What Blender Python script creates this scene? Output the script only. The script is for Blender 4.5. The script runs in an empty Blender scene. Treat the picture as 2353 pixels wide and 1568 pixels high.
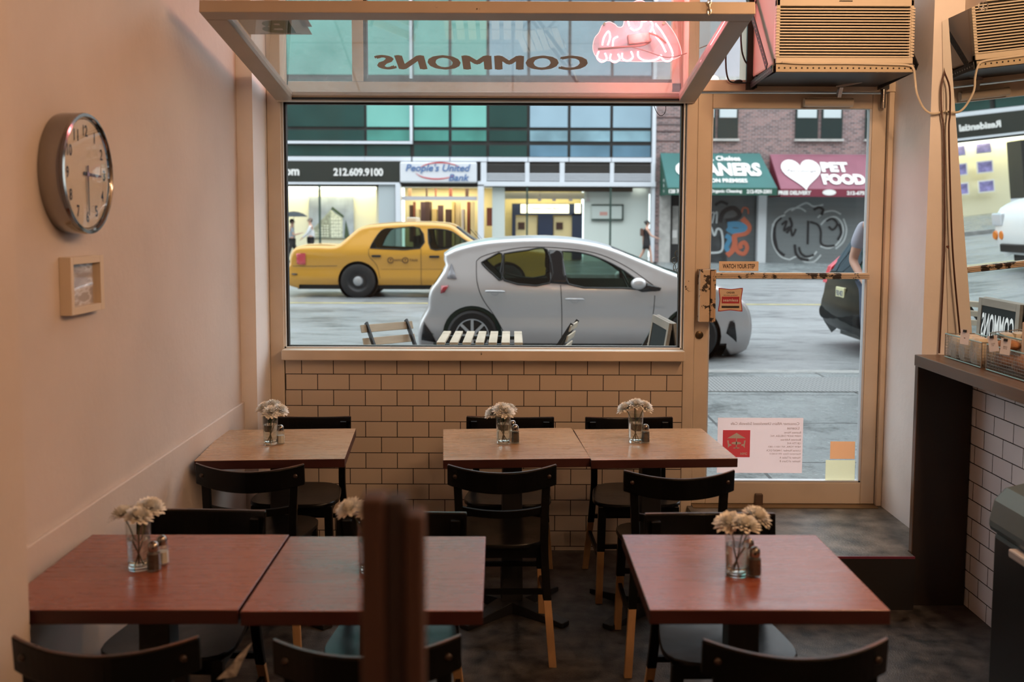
import bpy, bmesh, math, random
from mathutils import Vector, Matrix, Euler, geometry
RND = random.Random(11)
SC = bpy.context.scene
COL = SC.collection
PI = math.pi
def rad(a): return a*PI/180

# ------------------------------------------------------------------ camera
F, CX, CY, PITCH, ROLL, EYE = 2288.0, 1176.5, 694.0, rad(4.6), rad(.2), 1.74
def ray(x, y):
    u = (x-CX)/F; v = (CY-y)/F
    u, v = u*math.cos(ROLL)-v*math.sin(ROLL), u*math.sin(ROLL)+v*math.cos(ROLL)
    return Vector((u, math.cos(PITCH)+v*math.sin(PITCH), -math.sin(PITCH)+v*math.cos(PITCH)))
def atY(x, y, Y):
    d = ray(x, y); t = Y/d.y
    return (d.x*t, EYE+d.z*t)            # X, Z
def atX(x, y, X):
    d = ray(x, y); t = X/d.x
    return (d.y*t, EYE+d.z*t)            # Y, Z
def atZ(x, y, Zz):
    d = ray(x, y); t = (Zz-EYE)/d.z
    return (d.x*t, d.y*t)                # X, Y
cam = bpy.data.cameras.new('camera'); camo = bpy.data.objects.new('camera', cam); COL.objects.link(camo)
fw = Vector((0, math.cos(PITCH), -math.sin(PITCH))); up = Vector((0, math.sin(PITCH), math.cos(PITCH))); rt = Vector((1, 0, 0))
r2 = rt*math.cos(ROLL)+up*math.sin(ROLL); u2 = up*math.cos(ROLL)-rt*math.sin(ROLL)
mw = Matrix((( r2.x, u2.x, -fw.x, 0), (r2.y, u2.y, -fw.y, 0), (r2.z, u2.z, -fw.z, EYE), (0, 0, 0, 1)))
camo.matrix_world = mw
cam.sensor_fit = 'HORIZONTAL'; cam.sensor_width = 36; cam.lens = F/2353*36
cam.shift_y = -(784-CY)/2353; cam.shift_x = 0
cam.clip_end = 400; cam.clip_start = .05
cam.dof.use_dof = True; cam.dof.focus_distance = 5.1; cam.dof.aperture_fstop = 2.6
SC.camera = camo
SC.view_settings.view_transform = 'Standard'; SC.view_settings.look = 'None'
SC.view_settings.gamma = 1; SC.view_settings.use_curve_mapping = False
SC.view_settings.exposure = 0.25
SC.cycles.use_denoising = True
SC.cycles.max_bounces = 10; SC.cycles.transparent_max_bounces = 24
SC.cycles.sample_clamp_indirect = 6; SC.cycles.caustics_reflective = False; SC.cycles.caustics_refractive = False

# ------------------------------------------------------------------ mesh builder
class MB:
    def __init__(s): s.v = []; s.f = []; s.m = []; s.mi = 0
    def add(s, vs, fs):
        n = len(s.v); s.v += [tuple(v) for v in vs]
        for f in fs: s.f.append(tuple(i+n for i in f)); s.m.append(s.mi)
        return s
    def box(s, x0, x1, y0, y1, z0, z1):
        if x0 > x1: x0, x1 = x1, x0
        if y0 > y1: y0, y1 = y1, y0
        if z0 > z1: z0, z1 = z1, z0
        v = [(x0,y0,z0),(x1,y0,z0),(x1,y1,z0),(x0,y1,z0),(x0,y0,z1),(x1,y0,z1),(x1,y1,z1),(x0,y1,z1)]
        return s.add(v, [(0,3,2,1),(4,5,6,7),(0,1,5,4),(1,2,6,5),(2,3,7,6),(3,0,4,7)])
    def obox(s, M, sx, sy, sz):
        v = [M @ Vector((a*sx/2, b*sy/2, c*sz/2)) for c in (-1,1) for a, b in ((-1,-1),(1,-1),(1,1),(-1,1))]
        return s.add(v, [(0,3,2,1),(4,5,6,7),(0,1,5,4),(1,2,6,5),(2,3,7,6),(3,0,4,7)])
    def bar(s, p, q, w, h, upv=(0,0,1)):
        p = Vector(p); q = Vector(q); d = (q-p); L = d.length; d.normalize(); upv = Vector(upv)
        x = d.cross(upv)
        if x.length < 1e-4: x = d.cross(Vector((1,0,0)))
        x.normalize(); z = x.cross(d)
        M = Matrix(((x.x,d.x,z.x,0),(x.y,d.y,z.y,0),(x.z,d.z,z.z,0),(0,0,0,1))); M.translation = (p+q)/2
        return s.obox(M, w, L, h)
    def tube(s, pts, r, n=8, closed=False, cap=True):
        pts = [Vector(p) for p in pts]; N = len(pts)
        rr = r if isinstance(r, (list, tuple)) else [r]*N
        rings = []; prev = None
        for i, p in enumerate(pts):
            if closed: t = pts[(i+1) % N]-pts[i-1]
            else: t = pts[min(i+1, N-1)]-pts[max(i-1, 0)]
            if t.length < 1e-9: t = Vector((0,0,1))
            t.normalize()
            if prev is None:
                a = t.cross(Vector((0,0,1)))
                if a.length < .05: a = t.cross(Vector((1,0,0)))
            else:
                a = prev - t*prev.dot(t)
                if a.length < 1e-6: a = t.cross(Vector((1,0,0)))
            a.normalize(); prev = a; b = t.cross(a)
            rings.append([p+(a*math.cos(2*PI*k/n)+b*math.sin(2*PI*k/n))*rr[i] for k in range(n)])
        vs = [v for g in rings for v in g]; fs = []
        for i in range(N if closed else N-1):
            j = (i+1) % N
            for k in range(n): fs.append((i*n+k, i*n+(k+1) % n, j*n+(k+1) % n, j*n+k))
        if cap and not closed: fs.append(tuple(range(n))[::-1]); fs.append(tuple((N-1)*n+k for k in range(n)))
        return s.add(vs, fs)
    def lathe(s, prof, n=20, M=None):
        vs = []; fs = []; M = M or Matrix()
        for r, z in prof:
            for k in range(n): vs.append(M @ Vector((r*math.cos(2*PI*k/n), r*math.sin(2*PI*k/n), z)))
        for i in range(len(prof)-1):
            for k in range(n): fs.append((i*n+k, i*n+(k+1) % n, (i+1)*n+(k+1) % n, (i+1)*n+k))
        return s.add(vs, fs)
    def prism(s, poly, fn, d0, d1):
        """poly: 2d outline, fn(a,b,d)->xyz"""
        n = len(poly); vs = [fn(a, b, d0) for a, b in poly]+[fn(a, b, d1) for a, b in poly]
        fs = [tuple(range(n))[::-1], tuple(range(n, 2*n))]+[(i, (i+1) % n, n+(i+1) % n, n+i) for i in range(n)]
        return s.add(vs, fs)
    def ball(s, c, r, n=12, m=8, sc=(1,1,1)):
        c = Vector(c); vs = []; fs = []
        for i in range(m+1):
            t = PI*i/m
            for k in range(n):
                a = 2*PI*k/n; vs.append(c+Vector((r*sc[0]*math.sin(t)*math.cos(a), r*sc[1]*math.sin(t)*math.sin(a), r*sc[2]*math.cos(t))))
        for i in range(m):
            for k in range(n): fs.append((i*n+k, (i+1)*n+k, (i+1)*n+(k+1) % n, i*n+(k+1) % n))
        return s.add(vs, fs)
    def build(s, name, mats, parent=None, smooth=False, bevel=0, loc=None, recalc=True, merge=0, seg=2):
        me = bpy.data.meshes.new(name); me.from_pydata(s.v, [], s.f)
        if not isinstance(mats, (list, tuple)): mats = [mats]
        for m in mats: me.materials.append(m)
        if len(mats) > 1: me.polygons.foreach_set('material_index', s.m)
        bm = bmesh.new(); bm.from_mesh(me)
        if merge: bmesh.ops.remove_doubles(bm, verts=bm.verts, dist=merge)
        if recalc: bmesh.ops.recalc_face_normals(bm, faces=bm.faces)
        if smooth:
            for f in bm.faces: f.smooth = True
            for e in bm.edges:
                if len(e.link_faces) == 2 and e.calc_face_angle(0) > .7: e.smooth = False
        bm.to_mesh(me); bm.free()
        o = bpy.data.objects.new(name, me); COL.objects.link(o)
        if parent: o.parent = parent
        if loc: o.location = loc
        if bevel:
            b = o.modifiers.new('bevel', 'BEVEL'); b.width = bevel; b.segments = seg; b.limit_method = 'ANGLE'; b.angle_limit = rad(40); b.harden_normals = False
        return o
def tag(o, label=None, cat=None, group=None, kind=None):
    if label: o['label'] = label
    if cat: o['category'] = cat
    if group: o['group'] = group
    if kind: o['kind'] = kind
    return o
def thing(name, label, cat, loc=(0,0,0), rz=0, group=None):
    o = bpy.data.objects.new(name, None); COL.objects.link(o); o.location = loc; o.rotation_euler = (0,0,rz)
    o.empty_display_size = .1
    return tag(o, label, cat, group)
def struct(name, mb, mat, parent=None, **k):
    o = mb.build(name, mat, parent, **k)
    if not parent: o['kind'] = 'structure'
    return o
def sroot(name, loc=(0,0,0)):
    o = bpy.data.objects.new(name, None); COL.objects.link(o); o.location = loc; o['kind'] = 'structure'; return o
def copy_tree(o, parent=None):
    c = o.copy(); COL.objects.link(c); c.parent = parent
    for ch in o.children: copy_tree(ch, c)
    return c
def box(name, m, parent, x0, x1, y0, y1, z0, z1, bevel=0):
    return MB().box(x0,x1,y0,y1,z0,z1).build(name, m, parent, bevel=bevel)
# text as mesh geometry: returns verts & faces in the XY plane, centred, fitted to w x h
_tc = {}
def glyphs(s, w, h, bold=0.0, shear=0.0, extrude=0.0, space=1.0):
    key = (s, bold, shear, extrude, space)
    if key not in _tc:
        cu = bpy.data.curves.new('lettering', 'FONT'); cu.body = s; cu.size = 1; cu.offset = bold; cu.shear = shear; cu.extrude = extrude
        cu.resolution_u = 3; cu.space_character = space; cu.fill_mode = 'BOTH' if extrude else 'FRONT'
        ob = bpy.data.objects.new('lettering', cu); COL.objects.link(ob)
        dg = bpy.context.evaluated_depsgraph_get(); me = bpy.data.meshes.new_from_object(ob.evaluated_get(dg))
        vs = [v.co.copy() for v in me.vertices]; fs = [tuple(p.vertices) for p in me.polygons]
        bpy.data.objects.remove(ob); bpy.data.meshes.remove(me); bpy.data.curves.remove(cu); _tc[key] = (vs, fs)
    vs, fs = _tc[key]
    x0 = min(v.x for v in vs); x1 = max(v.x for v in vs); y0 = min(v.y for v in vs); y1 = max(v.y for v in vs)
    sx = w/(x1-x0); sy = h/(y1-y0) if h else sx
    return [Vector(((v.x-(x0+x1)/2)*sx, (v.y-(y0+y1)/2)*sy, v.z)) for v in vs], fs
def letters(mb, s, fn, w, h=0, **k):
    vs, fs = glyphs(s, w, h, **k); mb.add([fn(v.x, v.y, v.z) for v in vs], fs); return mb
def front(cx, cz, y, mirror=False):     # a plane facing the café (-Y)
    m = -1 if mirror else 1
    return lambda a, b, c=0: (cx+m*a, y-c, cz+b)

# ------------------------------------------------------------------ materials
MATS = {}
def nt(name):
    m = bpy.data.materials.new(name); m.use_nodes = True; t = m.node_tree; b = t.nodes['Principled BSDF']; MATS[name] = m
    return m, t, b
def N(t, ty, **k):
    n = t.nodes.new(ty)
    for a, b in k.items():
        if hasattr(n, a): setattr(n, a, b)
        else: n.inputs[a.replace('_', ' ')].default_value = b
    return n
def c4(c): return (c[0], c[1], c[2], 1)
def srgb(r, g, b):
    f = lambda v: ((v/255+.055)/1.055)**2.4 if v > 10 else v/255/12.92
    return (f(r), f(g), f(b))
def ramp(t, stops, fac):
    r = t.nodes.new('ShaderNodeValToRGB'); e = r.color_ramp.elements
    while len(e) > 1: e.remove(e[0])
    e[0].position = stops[0][0]; e[0].color = c4(stops[0][1])
    for p, c in stops[1:]:
        q = e.new(p); q.color = c4(c)
    t.links.new(fac, r.inputs[0]); return r.outputs[0]
def plain(name, col, rough=.5, metal=0, var=0, scale=8, bump=0, bscale=60, coat=0, spec=.5, stretch=None):
    m, t, b = nt(name)
    b.inputs['Base Color'].default_value = c4(col); b.inputs['Roughness'].default_value = rough; b.inputs['Metallic'].default_value = metal
    b.inputs['Specular IOR Level'].default_value = spec; b.inputs['Coat Weight'].default_value = coat; b.inputs['Coat Roughness'].default_value = .08
    tc = N(t, 'ShaderNodeTexCoord'); src = tc.outputs['Object']
    if stretch:
        mp = N(t, 'ShaderNodeMapping'); mp.inputs['Scale'].default_value = stretch; t.links.new(src, mp.inputs[0]); src = mp.outputs[0]
    if var:
        no = N(t, 'ShaderNodeTexNoise'); no.inputs['Scale'].default_value = scale; no.inputs['Detail'].default_value = 5; t.links.new(src, no.inputs['Vector'])
        lo = tuple(max(0, c*(1-var)) for c in col); hi = tuple(min(1, c*(1+var)) for c in col)
        t.links.new(ramp(t, [(.3, lo), (.7, hi)], no.outputs[0]), b.inputs['Base Color'])
    if bump:
        n2 = N(t, 'ShaderNodeTexNoise'); n2.inputs['Scale'].default_value = bscale; n2.inputs['Detail'].default_value = 4; t.links.new(src, n2.inputs['Vector'])
        bp = N(t, 'ShaderNodeBump'); bp.inputs['Strength'].default_value = bump; bp.inputs['Distance'].default_value = .01
        t.links.new(n2.outputs[0], bp.inputs['Height']); t.links.new(bp.outputs[0], b.inputs['Normal'])
    return m
def chipped(name, col, under, thr=.66, scale=9, rough=.45):
    m, t, b = nt(name); b.inputs['Roughness'].default_value = rough
    tc = N(t, 'ShaderNodeTexCoord')
    n1 = N(t, 'ShaderNodeTexNoise'); n1.inputs['Scale'].default_value = scale; n1.inputs['Detail'].default_value = 8; n1.inputs['Roughness'].default_value = .65
    n2 = N(t, 'ShaderNodeTexNoise'); n2.inputs['Scale'].default_value = 3; n2.inputs['Detail'].default_value = 3
    for n in (n1, n2): t.links.new(tc.outputs['Object'], n.inputs['Vector'])
    c2 = ramp(t, [(.35, tuple(c*.86 for c in col)), (.65, col)], n2.outputs[0])
    rp = ramp(t, [(thr, (0,0,0)), (thr+.012, (1,1,1))], n1.outputs[0])
    mx = N(t, 'ShaderNodeMix', data_type='RGBA'); t.links.new(rp, mx.inputs[0]); t.links.new(c2, mx.inputs[6]); mx.inputs[7].default_value = c4(under)
    t.links.new(mx.outputs[2], b.inputs['Base Color'])
    bp = N(t, 'ShaderNodeBump'); bp.inputs['Strength'].default_value = .5; bp.inputs['Distance'].default_value = .004; bp.invert = True
    t.links.new(rp, bp.inputs['Height']); t.links.new(bp.outputs[0], b.inputs['Normal'])
    return m
def wood(name, c1, c2, axis='X', rough=.35, scale=6, coat=0, worn=None):
    m, t, b = nt(name); b.inputs['Roughness'].default_value = rough; b.inputs['Coat Weight'].default_value = coat; b.inputs['Coat Roughness'].default_value = .18
    tc = N(t, 'ShaderNodeTexCoord'); mp = N(t, 'ShaderNodeMapping')
    sc = {'X': (1, 9, 9), 'Y': (9, 1, 9), 'Z': (9, 9, 1)}[axis]; mp.inputs['Scale'].default_value = sc; t.links.new(tc.outputs['Object'], mp.inputs[0])
    n1 = N(t, 'ShaderNodeTexNoise'); n1.inputs['Scale'].default_value = scale; n1.inputs['Detail'].default_value = 7; n1.inputs['Roughness'].default_value = .6; n1.inputs['Distortion'].default_value = .6
    t.links.new(mp.outputs[0], n1.inputs['Vector'])
    n2 = N(t, 'ShaderNodeTexNoise'); n2.inputs['Scale'].default_value = 1.6; t.links.new(tc.outputs['Object'], n2.inputs['Vector'])
    ad = N(t, 'ShaderNodeMath', operation='MULTIPLY_ADD'); t.links.new(n1.outputs[0], ad.inputs[0]); ad.inputs[1].default_value = .7
    t.links.new(n2.outputs[0], ad.inputs[2])
    sb = N(t, 'ShaderNodeMath', operation='SUBTRACT'); t.links.new(ad.outputs[0], sb.inputs[0]); sb.inputs[1].default_value = .35
    col = ramp(t, [(.25, c1), (.75, c2)], sb.outputs[0])
    t.links.new(col, b.inputs['Base Color'])
    rr = ramp(t, [(.3, (rough*.8,)*3), (.7, (min(1, rough*1.25),)*3)], n1.outputs[0]); t.links.new(rr, b.inputs['Roughness'])
    bp = N(t, 'ShaderNodeBump'); bp.inputs['Strength'].default_value = .12; bp.inputs['Distance'].default_value = .003
    t.links.new(n1.outputs[0], bp.inputs['Height']); t.links.new(bp.outputs[0], b.inputs['Normal'])
    return m
def bricks(name, c1, c2, mortar, bw, bh, ms, axes='XZ', off=(0,0), rough=.4, bump=.3, offset=.5, var=0, msmooth=.1):
    m, t, b = nt(name); b.inputs['Roughness'].default_value = rough
    g = N(t, 'ShaderNodeNewGeometry'); sp = N(t, 'ShaderNodeSeparateXYZ'); t.links.new(g.outputs['Position'], sp.inputs[0])
    cb = N(t, 'ShaderNodeCombineXYZ')
    t.links.new(sp.outputs[axes[0]], cb.inputs[0]); t.links.new(sp.outputs[axes[1]], cb.inputs[1])
    mp = N(t, 'ShaderNodeMapping'); mp.inputs['Location'].default_value = (off[0], off[1], 0); t.links.new(cb.outputs[0], mp.inputs[0])
    br = N(t, 'ShaderNodeTexBrick'); br.offset = offset; br.inputs['Scale'].default_value = 1; br.inputs['Brick Width'].default_value = bw; br.inputs['Row Height'].default_value = bh
    br.inputs['Mortar Size'].default_value = ms; br.inputs['Mortar Smooth'].default_value = msmooth
    br.inputs['Color1'].default_value = c4(c1); br.inputs['Color2'].default_value = c4(c2); br.inputs['Mortar'].default_value = c4(mortar)
    t.links.new(mp.outputs[0], br.inputs['Vector']); t.links.new(br.outputs[0], b.inputs['Base Color'])
    bp = N(t, 'ShaderNodeBump'); bp.inputs['Strength'].default_value = bump; bp.inputs['Distance'].default_value = .004; bp.invert = True
    t.links.new(br.outputs['Fac'], bp.inputs['Height']); t.links.new(bp.outputs[0], b.inputs['Normal'])
    return m
def pane(name, tint=(1,1,1), haze=0, hazecol=(.7,.75,.75), ior=1.45, boost=0):
    """thin sheet of glass: clear, with mirror reflection by Fresnel, and a little dust"""
    m = bpy.data.materials.new(name); m.use_nodes = True; t = m.node_tree; t.nodes.clear(); MATS[name] = m
    out = N(t, 'ShaderNodeOutputMaterial'); tr = N(t, 'ShaderNodeBsdfTransparent'); tr.inputs[0].default_value = c4(tint)
    gl = N(t, 'ShaderNodeBsdfGlossy'); gl.inputs['Roughness'].default_value = .01
    ge = N(t, 'ShaderNodeNewGeometry'); dp = N(t, 'ShaderNodeVectorMath', operation='DOT_PRODUCT'); t.links.new(ge.outputs['Normal'], dp.inputs[0]); t.links.new(ge.outputs['Incoming'], dp.inputs[1])
    ab = N(t, 'ShaderNodeMath', operation='ABSOLUTE'); t.links.new(dp.outputs['Value'], ab.inputs[0])
    om = N(t, 'ShaderNodeMath', operation='SUBTRACT'); om.inputs[0].default_value = 1; t.links.new(ab.outputs[0], om.inputs[1])
    pw5 = N(t, 'ShaderNodeMath', operation='POWER'); t.links.new(om.outputs[0], pw5.inputs[0]); pw5.inputs[1].default_value = 5
    f0 = N(t, 'ShaderNodeMath', operation='MULTIPLY_ADD'); t.links.new(pw5.outputs[0], f0.inputs[0]); f0.inputs[1].default_value = .97; f0.inputs[2].default_value = .013
    mx = N(t, 'ShaderNodeMixShader'); fac = f0.outputs[0]
    mu = N(t, 'ShaderNodeMath', operation='MULTIPLY_ADD'); mu.use_clamp = True; t.links.new(fac, mu.inputs[0]); mu.inputs[1].default_value = 1.0; mu.inputs[2].default_value = boost; fac = mu.outputs[0]
    t.links.new(fac, mx.inputs[0]); t.links.new(tr.outputs[0], mx.inputs[1]); t.links.new(gl.outputs[0], mx.inputs[2]); last = mx.outputs[0]
    if haze:
        df = N(t, 'ShaderNodeBsdfDiffuse'); df.inputs[0].default_value = c4(hazecol); tl = N(t, 'ShaderNodeBsdfTranslucent'); tl.inputs[0].default_value = c4(hazecol)
        m1 = N(t, 'ShaderNodeMixShader'); m1.inputs[0].default_value = .6; t.links.new(df.outputs[0], m1.inputs[1]); t.links.new(tl.outputs[0], m1.inputs[2])
        m2 = N(t, 'ShaderNodeMixShader'); m2.inputs[0].default_value = haze; t.links.new(last, m2.inputs[1]); t.links.new(m1.outputs[0], m2.inputs[2]); last = m2.outputs[0]
    t.links.new(last, out.inputs[0]); return m
def glow(name, col, s):
    m, t, b = nt(name); b.inputs['Base Color'].default_value = c4(col); b.inputs['Emission Color'].default_value = c4(col); b.inputs['Emission Strength'].default_value = s
    return m
def solid_glass(name, col=(1,1,1), rough=0):
    m, t, b = nt(name); b.inputs['Base Color'].default_value = c4(col); b.inputs['Transmission Weight'].default_value = 1; b.inputs['Roughness'].default_value = rough; b.inputs['IOR'].default_value = 1.45
    return m
def film(name, col, alpha, rough=.5):      # a printed or tinted sheet light passes through
    m = bpy.data.materials.new(name); m.use_nodes = True; t = m.node_tree; t.nodes.clear(); MATS[name] = m
    out = N(t, 'ShaderNodeOutputMaterial'); tr = N(t, 'ShaderNodeBsdfTransparent')
    df = N(t, 'ShaderNodeBsdfDiffuse'); df.inputs[0].default_value = c4(col); tl = N(t, 'ShaderNodeBsdfTranslucent'); tl.inputs[0].default_value = c4(col)
    m1 = N(t, 'ShaderNodeMixShader'); m1.inputs[0].default_value = .75; t.links.new(df.outputs[0], m1.inputs[1]); t.links.new(tl.outputs[0], m1.inputs[2])
    m2 = N(t, 'ShaderNodeMixShader'); m2.inputs[0].default_value = alpha; t.links.new(tr.outputs[0], m2.inputs[1]); t.links.new(m1.outputs[0], m2.inputs[2]); t.links.new(m2.outputs[0], out.inputs[0])
    return m

paint_wall = plain('wall_plaster', (.60,.53,.485), .62, var=.05, scale=2.5, bump=.15, bscale=30, spec=.25)
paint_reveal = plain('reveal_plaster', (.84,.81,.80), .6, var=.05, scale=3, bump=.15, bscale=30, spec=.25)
paint_trim = chipped('trim_paint', (.70,.605,.49), (.03,.025,.02), .69, 7)
paint_door = chipped('door_paint', (.70,.605,.49), (.03,.025,.02), .72, 5)
paint_worn = chipped('worn_paint', (.66,.54,.40), (.03,.02,.015), .55, 16)
paint_sash = chipped('sash_paint', (.48,.40,.32), (.05,.03,.02), .66, 6)
tile_front = bricks('tile_front', (.62,.53,.43), (.58,.49,.40), (.015,.012,.01), .1665, .0833, .0022, 'XZ', (0,0), .3, .4)
tile_side = bricks('tile_side', (.84,.83,.87), (.80,.79,.84), (.015,.014,.014), .1665, .0833, .0022, 'YZ', (.03,.0), .22, .4)
metal_dark = plain('dark_metal', (.02,.02,.022), .45, .3)
black_rubber = plain('black_rubber', (.012,.012,.012), .55)
chair_black = plain('chair_lacquer', (.004,.004,.004), .27, bump=.1, bscale=14, spec=.2)
chair_edge = wood('worn_chair_edge', (.01,.007,.006), (.30,.11,.045), 'X', .35, 9)
raw_wood = wood('bare_leg_wood', (.34,.19,.085), (.50,.30,.14), 'Z', .6, 6)
table_red = wood('table_redwood', (.23,.058,.031), (.31,.102,.054), 'X', .28, 4, coat=.2)
table_red_sheen = wood('table_redwood_sheen', (.40,.22,.11), (.52,.33,.18), 'X', .28, 5, coat=.35)  # same red wood, with the tan window reflection put into its colour
table_edge = wood('table_edge_stain', (.035,.008,.007), (.055,.013,.010), 'X', .4, 5)
iron_black = plain('pedestal_iron', (.012,.012,.013), .5, bump=.1, bscale=90)
counter_wood = wood('counter_wood', (.075,.038,.02), (.15,.08,.042), 'Y', .35, 6, coat=.2)
panel_dark = wood('dark_panel_wood', (.012,.008,.006), (.03,.018,.012), 'Z', .5, 8)
chrome = plain('chrome', (.30,.28,.26), .12, 1)
steel = plain('steel', (.5,.48,.45), .3, 1)
white_enamel = plain('white_enamel', (.75,.72,.66), .4)
paper_white = plain('paper', (.75,.74,.72), .7)
concrete = plain('step_concrete', (.105,.095,.08), .45, var=.85, scale=9, bump=.25, bscale=90)
floor_dark = plain('worn_floor', (.045,.041,.038), .45, var=.9, scale=14, bump=.25, bscale=150)
glass_clear = pane('window_glass', (.96,.98,.97), boost=.0)
glass_sash = pane('sash_glass', (.9,.95,.93), .10, (.8,.78,.78), boost=.02)
glass_vase = pane('vase_glass', (.93,.95,.94), boost=.06); glass_base = solid_glass('vase_base_glass', (.97,.99,.98))
water_mat = solid_glass('vase_water', (.95,.98,.97)); water_mat.node_tree.nodes['Principled BSDF'].inputs['IOR'].default_value = 1.33
petal_white = plain('petals', (.88,.86,.80), .6, spec=.2)
for _n in ('petals',):
    MATS[_n].node_tree.nodes['Principled BSDF'].inputs['Subsurface Weight'].default_value = .15
    MATS[_n].node_tree.nodes['Principled BSDF'].inputs['Subsurface Radius'].default_value = (.01,.01,.008)
stem_green = plain('stems', (.03,.07,.02), .5)
flower_eye = plain('flower_centre', (.30,.32,.06), .7)
salt_mat = plain('salt', (.8,.78,.75), .8)
pepper_mat = plain('pepper', (.025,.015,.01), .9, var=.5, scale=300)
mirror_mat = plain('mirror_silver', (.86,.88,.87), .0, 1)
ac_plastic = plain('ac_plastic', (.60,.54,.44), .45)
ac_dark = plain('ac_inside', (.01,.008,.006), .7)
cord_white = plain('white_cord', (.68,.62,.52), .45)
cord_black = plain('black_cord', (.012,.011,.011), .5)
def wet_ground(name, c1, c2, joint=None, scales=(.7,5,40), rough=(.22,.6), stretch=(1,1,1)):
    m, t, b = nt(name); b.inputs['Specular IOR Level'].default_value = .32
    g = N(t, 'ShaderNodeNewGeometry'); mp = N(t, 'ShaderNodeMapping'); mp.inputs['Scale'].default_value = stretch; t.links.new(g.outputs['Position'], mp.inputs[0])
    ns = []
    for s in scales:
        n = N(t, 'ShaderNodeTexNoise'); n.inputs['Scale'].default_value = s; n.inputs['Detail'].default_value = 6; n.inputs['Roughness'].default_value = .65; t.links.new(mp.outputs[0], n.inputs['Vector']); ns.append(n)
    ad = N(t, 'ShaderNodeMath', operation='MULTIPLY_ADD'); t.links.new(ns[1].outputs[0], ad.inputs[0]); ad.inputs[1].default_value = .6; t.links.new(ns[0].outputs[0], ad.inputs[2])
    a2 = N(t, 'ShaderNodeMath', operation='MULTIPLY_ADD'); t.links.new(ns[2].outputs[0], a2.inputs[0]); a2.inputs[1].default_value = .45; t.links.new(ad.outputs[0], a2.inputs[2])
    col = ramp(t, [(.80, c1), (1.22, c2)], a2.outputs[0])
    if joint:
        br = N(t, 'ShaderNodeTexBrick'); br.offset = 0; br.inputs['Scale'].default_value = 1; br.inputs['Brick Width'].default_value = 1.55; br.inputs['Row Height'].default_value = 1.25; br.inputs['Mortar Size'].default_value = .012; br.inputs['Mortar Smooth'].default_value = .2
        t.links.new(g.outputs['Position'], br.inputs['Vector']); mx = N(t, 'ShaderNodeMix', data_type='RGBA'); t.links.new(br.outputs['Fac'], mx.inputs[0]); t.links.new(col, mx.inputs[6]); mx.inputs[7].default_value = c4(joint); col = mx.outputs[2]
    t.links.new(col, b.inputs['Base Color'])
    t.links.new(ramp(t, [(.85, (rough[0],)*3), (1.2, (rough[1],)*3)], ad.outputs[0]), b.inputs['Roughness'])
    bp = N(t, 'ShaderNodeBump'); bp.inputs['Strength'].default_value = .7; bp.inputs['Distance'].default_value = .012; t.links.new(ns[2].outputs[0], bp.inputs['Height']); t.links.new(bp.outputs[0], b.inputs['Normal'])
    return m
asphalt = wet_ground('wet_asphalt', (.075,.082,.088), (.24,.255,.265), None, (.5,4,45), (.30,.75), (.6,1.5,1))
sidewalk_mat = wet_ground('sidewalk_slabs', (.055,.065,.066), (.20,.225,.23), (.03,.034,.034), (.8,5,35), (.25,.7))
kerb_mat = plain('kerb_stone', (.22,.225,.22), .5, var=.3, scale=6)
alu_white = plain('white_aluminium', (.62,.65,.70), .35)
black_plastic = plain('black_plastic', (.014,.014,.015), .4)
# ================================================================== ROOM SHELL
FY = 5.20                                    # depth of the shop front
def map_off(mat, x, y): [n for n in mat.node_tree.nodes if n.type == 'MAPPING'][0].inputs['Location'].default_value = (x, y, 0)
_z0 = atY(1170, 861.5, 5.17)[1]; _z5 = atY(1170, 1042, 5.17)[1]; _bh = (_z0-_z5)/5
_xa = atY(693, 845, 5.17)[0]; _xb = atY(1423, 845, 5.17)[0]; _bw = (_xb-_xa)/10
_br = [n for n in tile_front.node_tree.nodes if n.type == 'TEX_BRICK'][0]; _br.inputs['Brick Width'].default_value = _bw; _br.inputs['Row Height'].default_value = _bh
map_off(tile_front, .5*_bw-_xa, -_z0)
struct('floor', MB().box(-1.6,2.5,-3.2,5.2,-.1,0), floor_dark)
ceil_m = plain('ceiling_paint', (.42,.36,.30), .7)
struct('ceiling', MB().box(-1.8,2.6,-3.2,5.30,3.75,3.95), ceil_m)
struct('wall_left', MB().box(-1.8,-1.34,2.42,5.3,0,3.75).box(-1.8,-1.205,-3.2,2.42,0,3.75), paint_wall)
struct('wall_back', MB().box(-1.8,2.6,-3.4,-3.2,0,3.75), paint_wall)
struct('baseboard_left', MB().box(-1.34,-1.326,2.42,4.89,0,.845), paint_wall, bevel=.004)
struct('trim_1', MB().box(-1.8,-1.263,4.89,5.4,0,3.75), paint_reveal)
struct('wall_right', MB().box(2.10,2.6,-3.2,4.72,1.2,3.75), paint_wall)
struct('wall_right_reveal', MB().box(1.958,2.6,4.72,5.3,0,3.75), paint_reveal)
struct('wall_right_tiles', MB().box(2.07,2.6,-3.2,4.72,0,1.150).box(2.10,2.6,-3.2,4.72,1.150,1.2), tile_side)
struct('wall_front', MB().box(-1.185,.893,5.17,5.40,0,1.02), tile_front)
brick_own = plain('own_building', (.22,.15,.12), .8)
struct('wall_front_upper', MB().box(-50,50,5.30,5.5,3.75,16).box(-50,-1.5,5.0,5.5,-.3,3.75).box(2.3,50,5.0,5.5,-.3,3.75).box(-50,50,-3.4,5.3,15.8,16), brick_own)
struct('floor_step', MB().box(.93,1.957,4.455,5.22,0,.245).box(.93,1.814,4.37,4.4549,0,.245), concrete)['kind'] = 'structure'
struct('trim_2', MB().box(.93,1.814,4.364,4.3695,0,.236), plain('step_riser', (.012,.010,.010), .6))
struct('trim_3', MB().box(.93,1.814,4.3635,4.3695,.2365,.2465), plain('step_nosing', (.16,.025,.05), .5))
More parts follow.
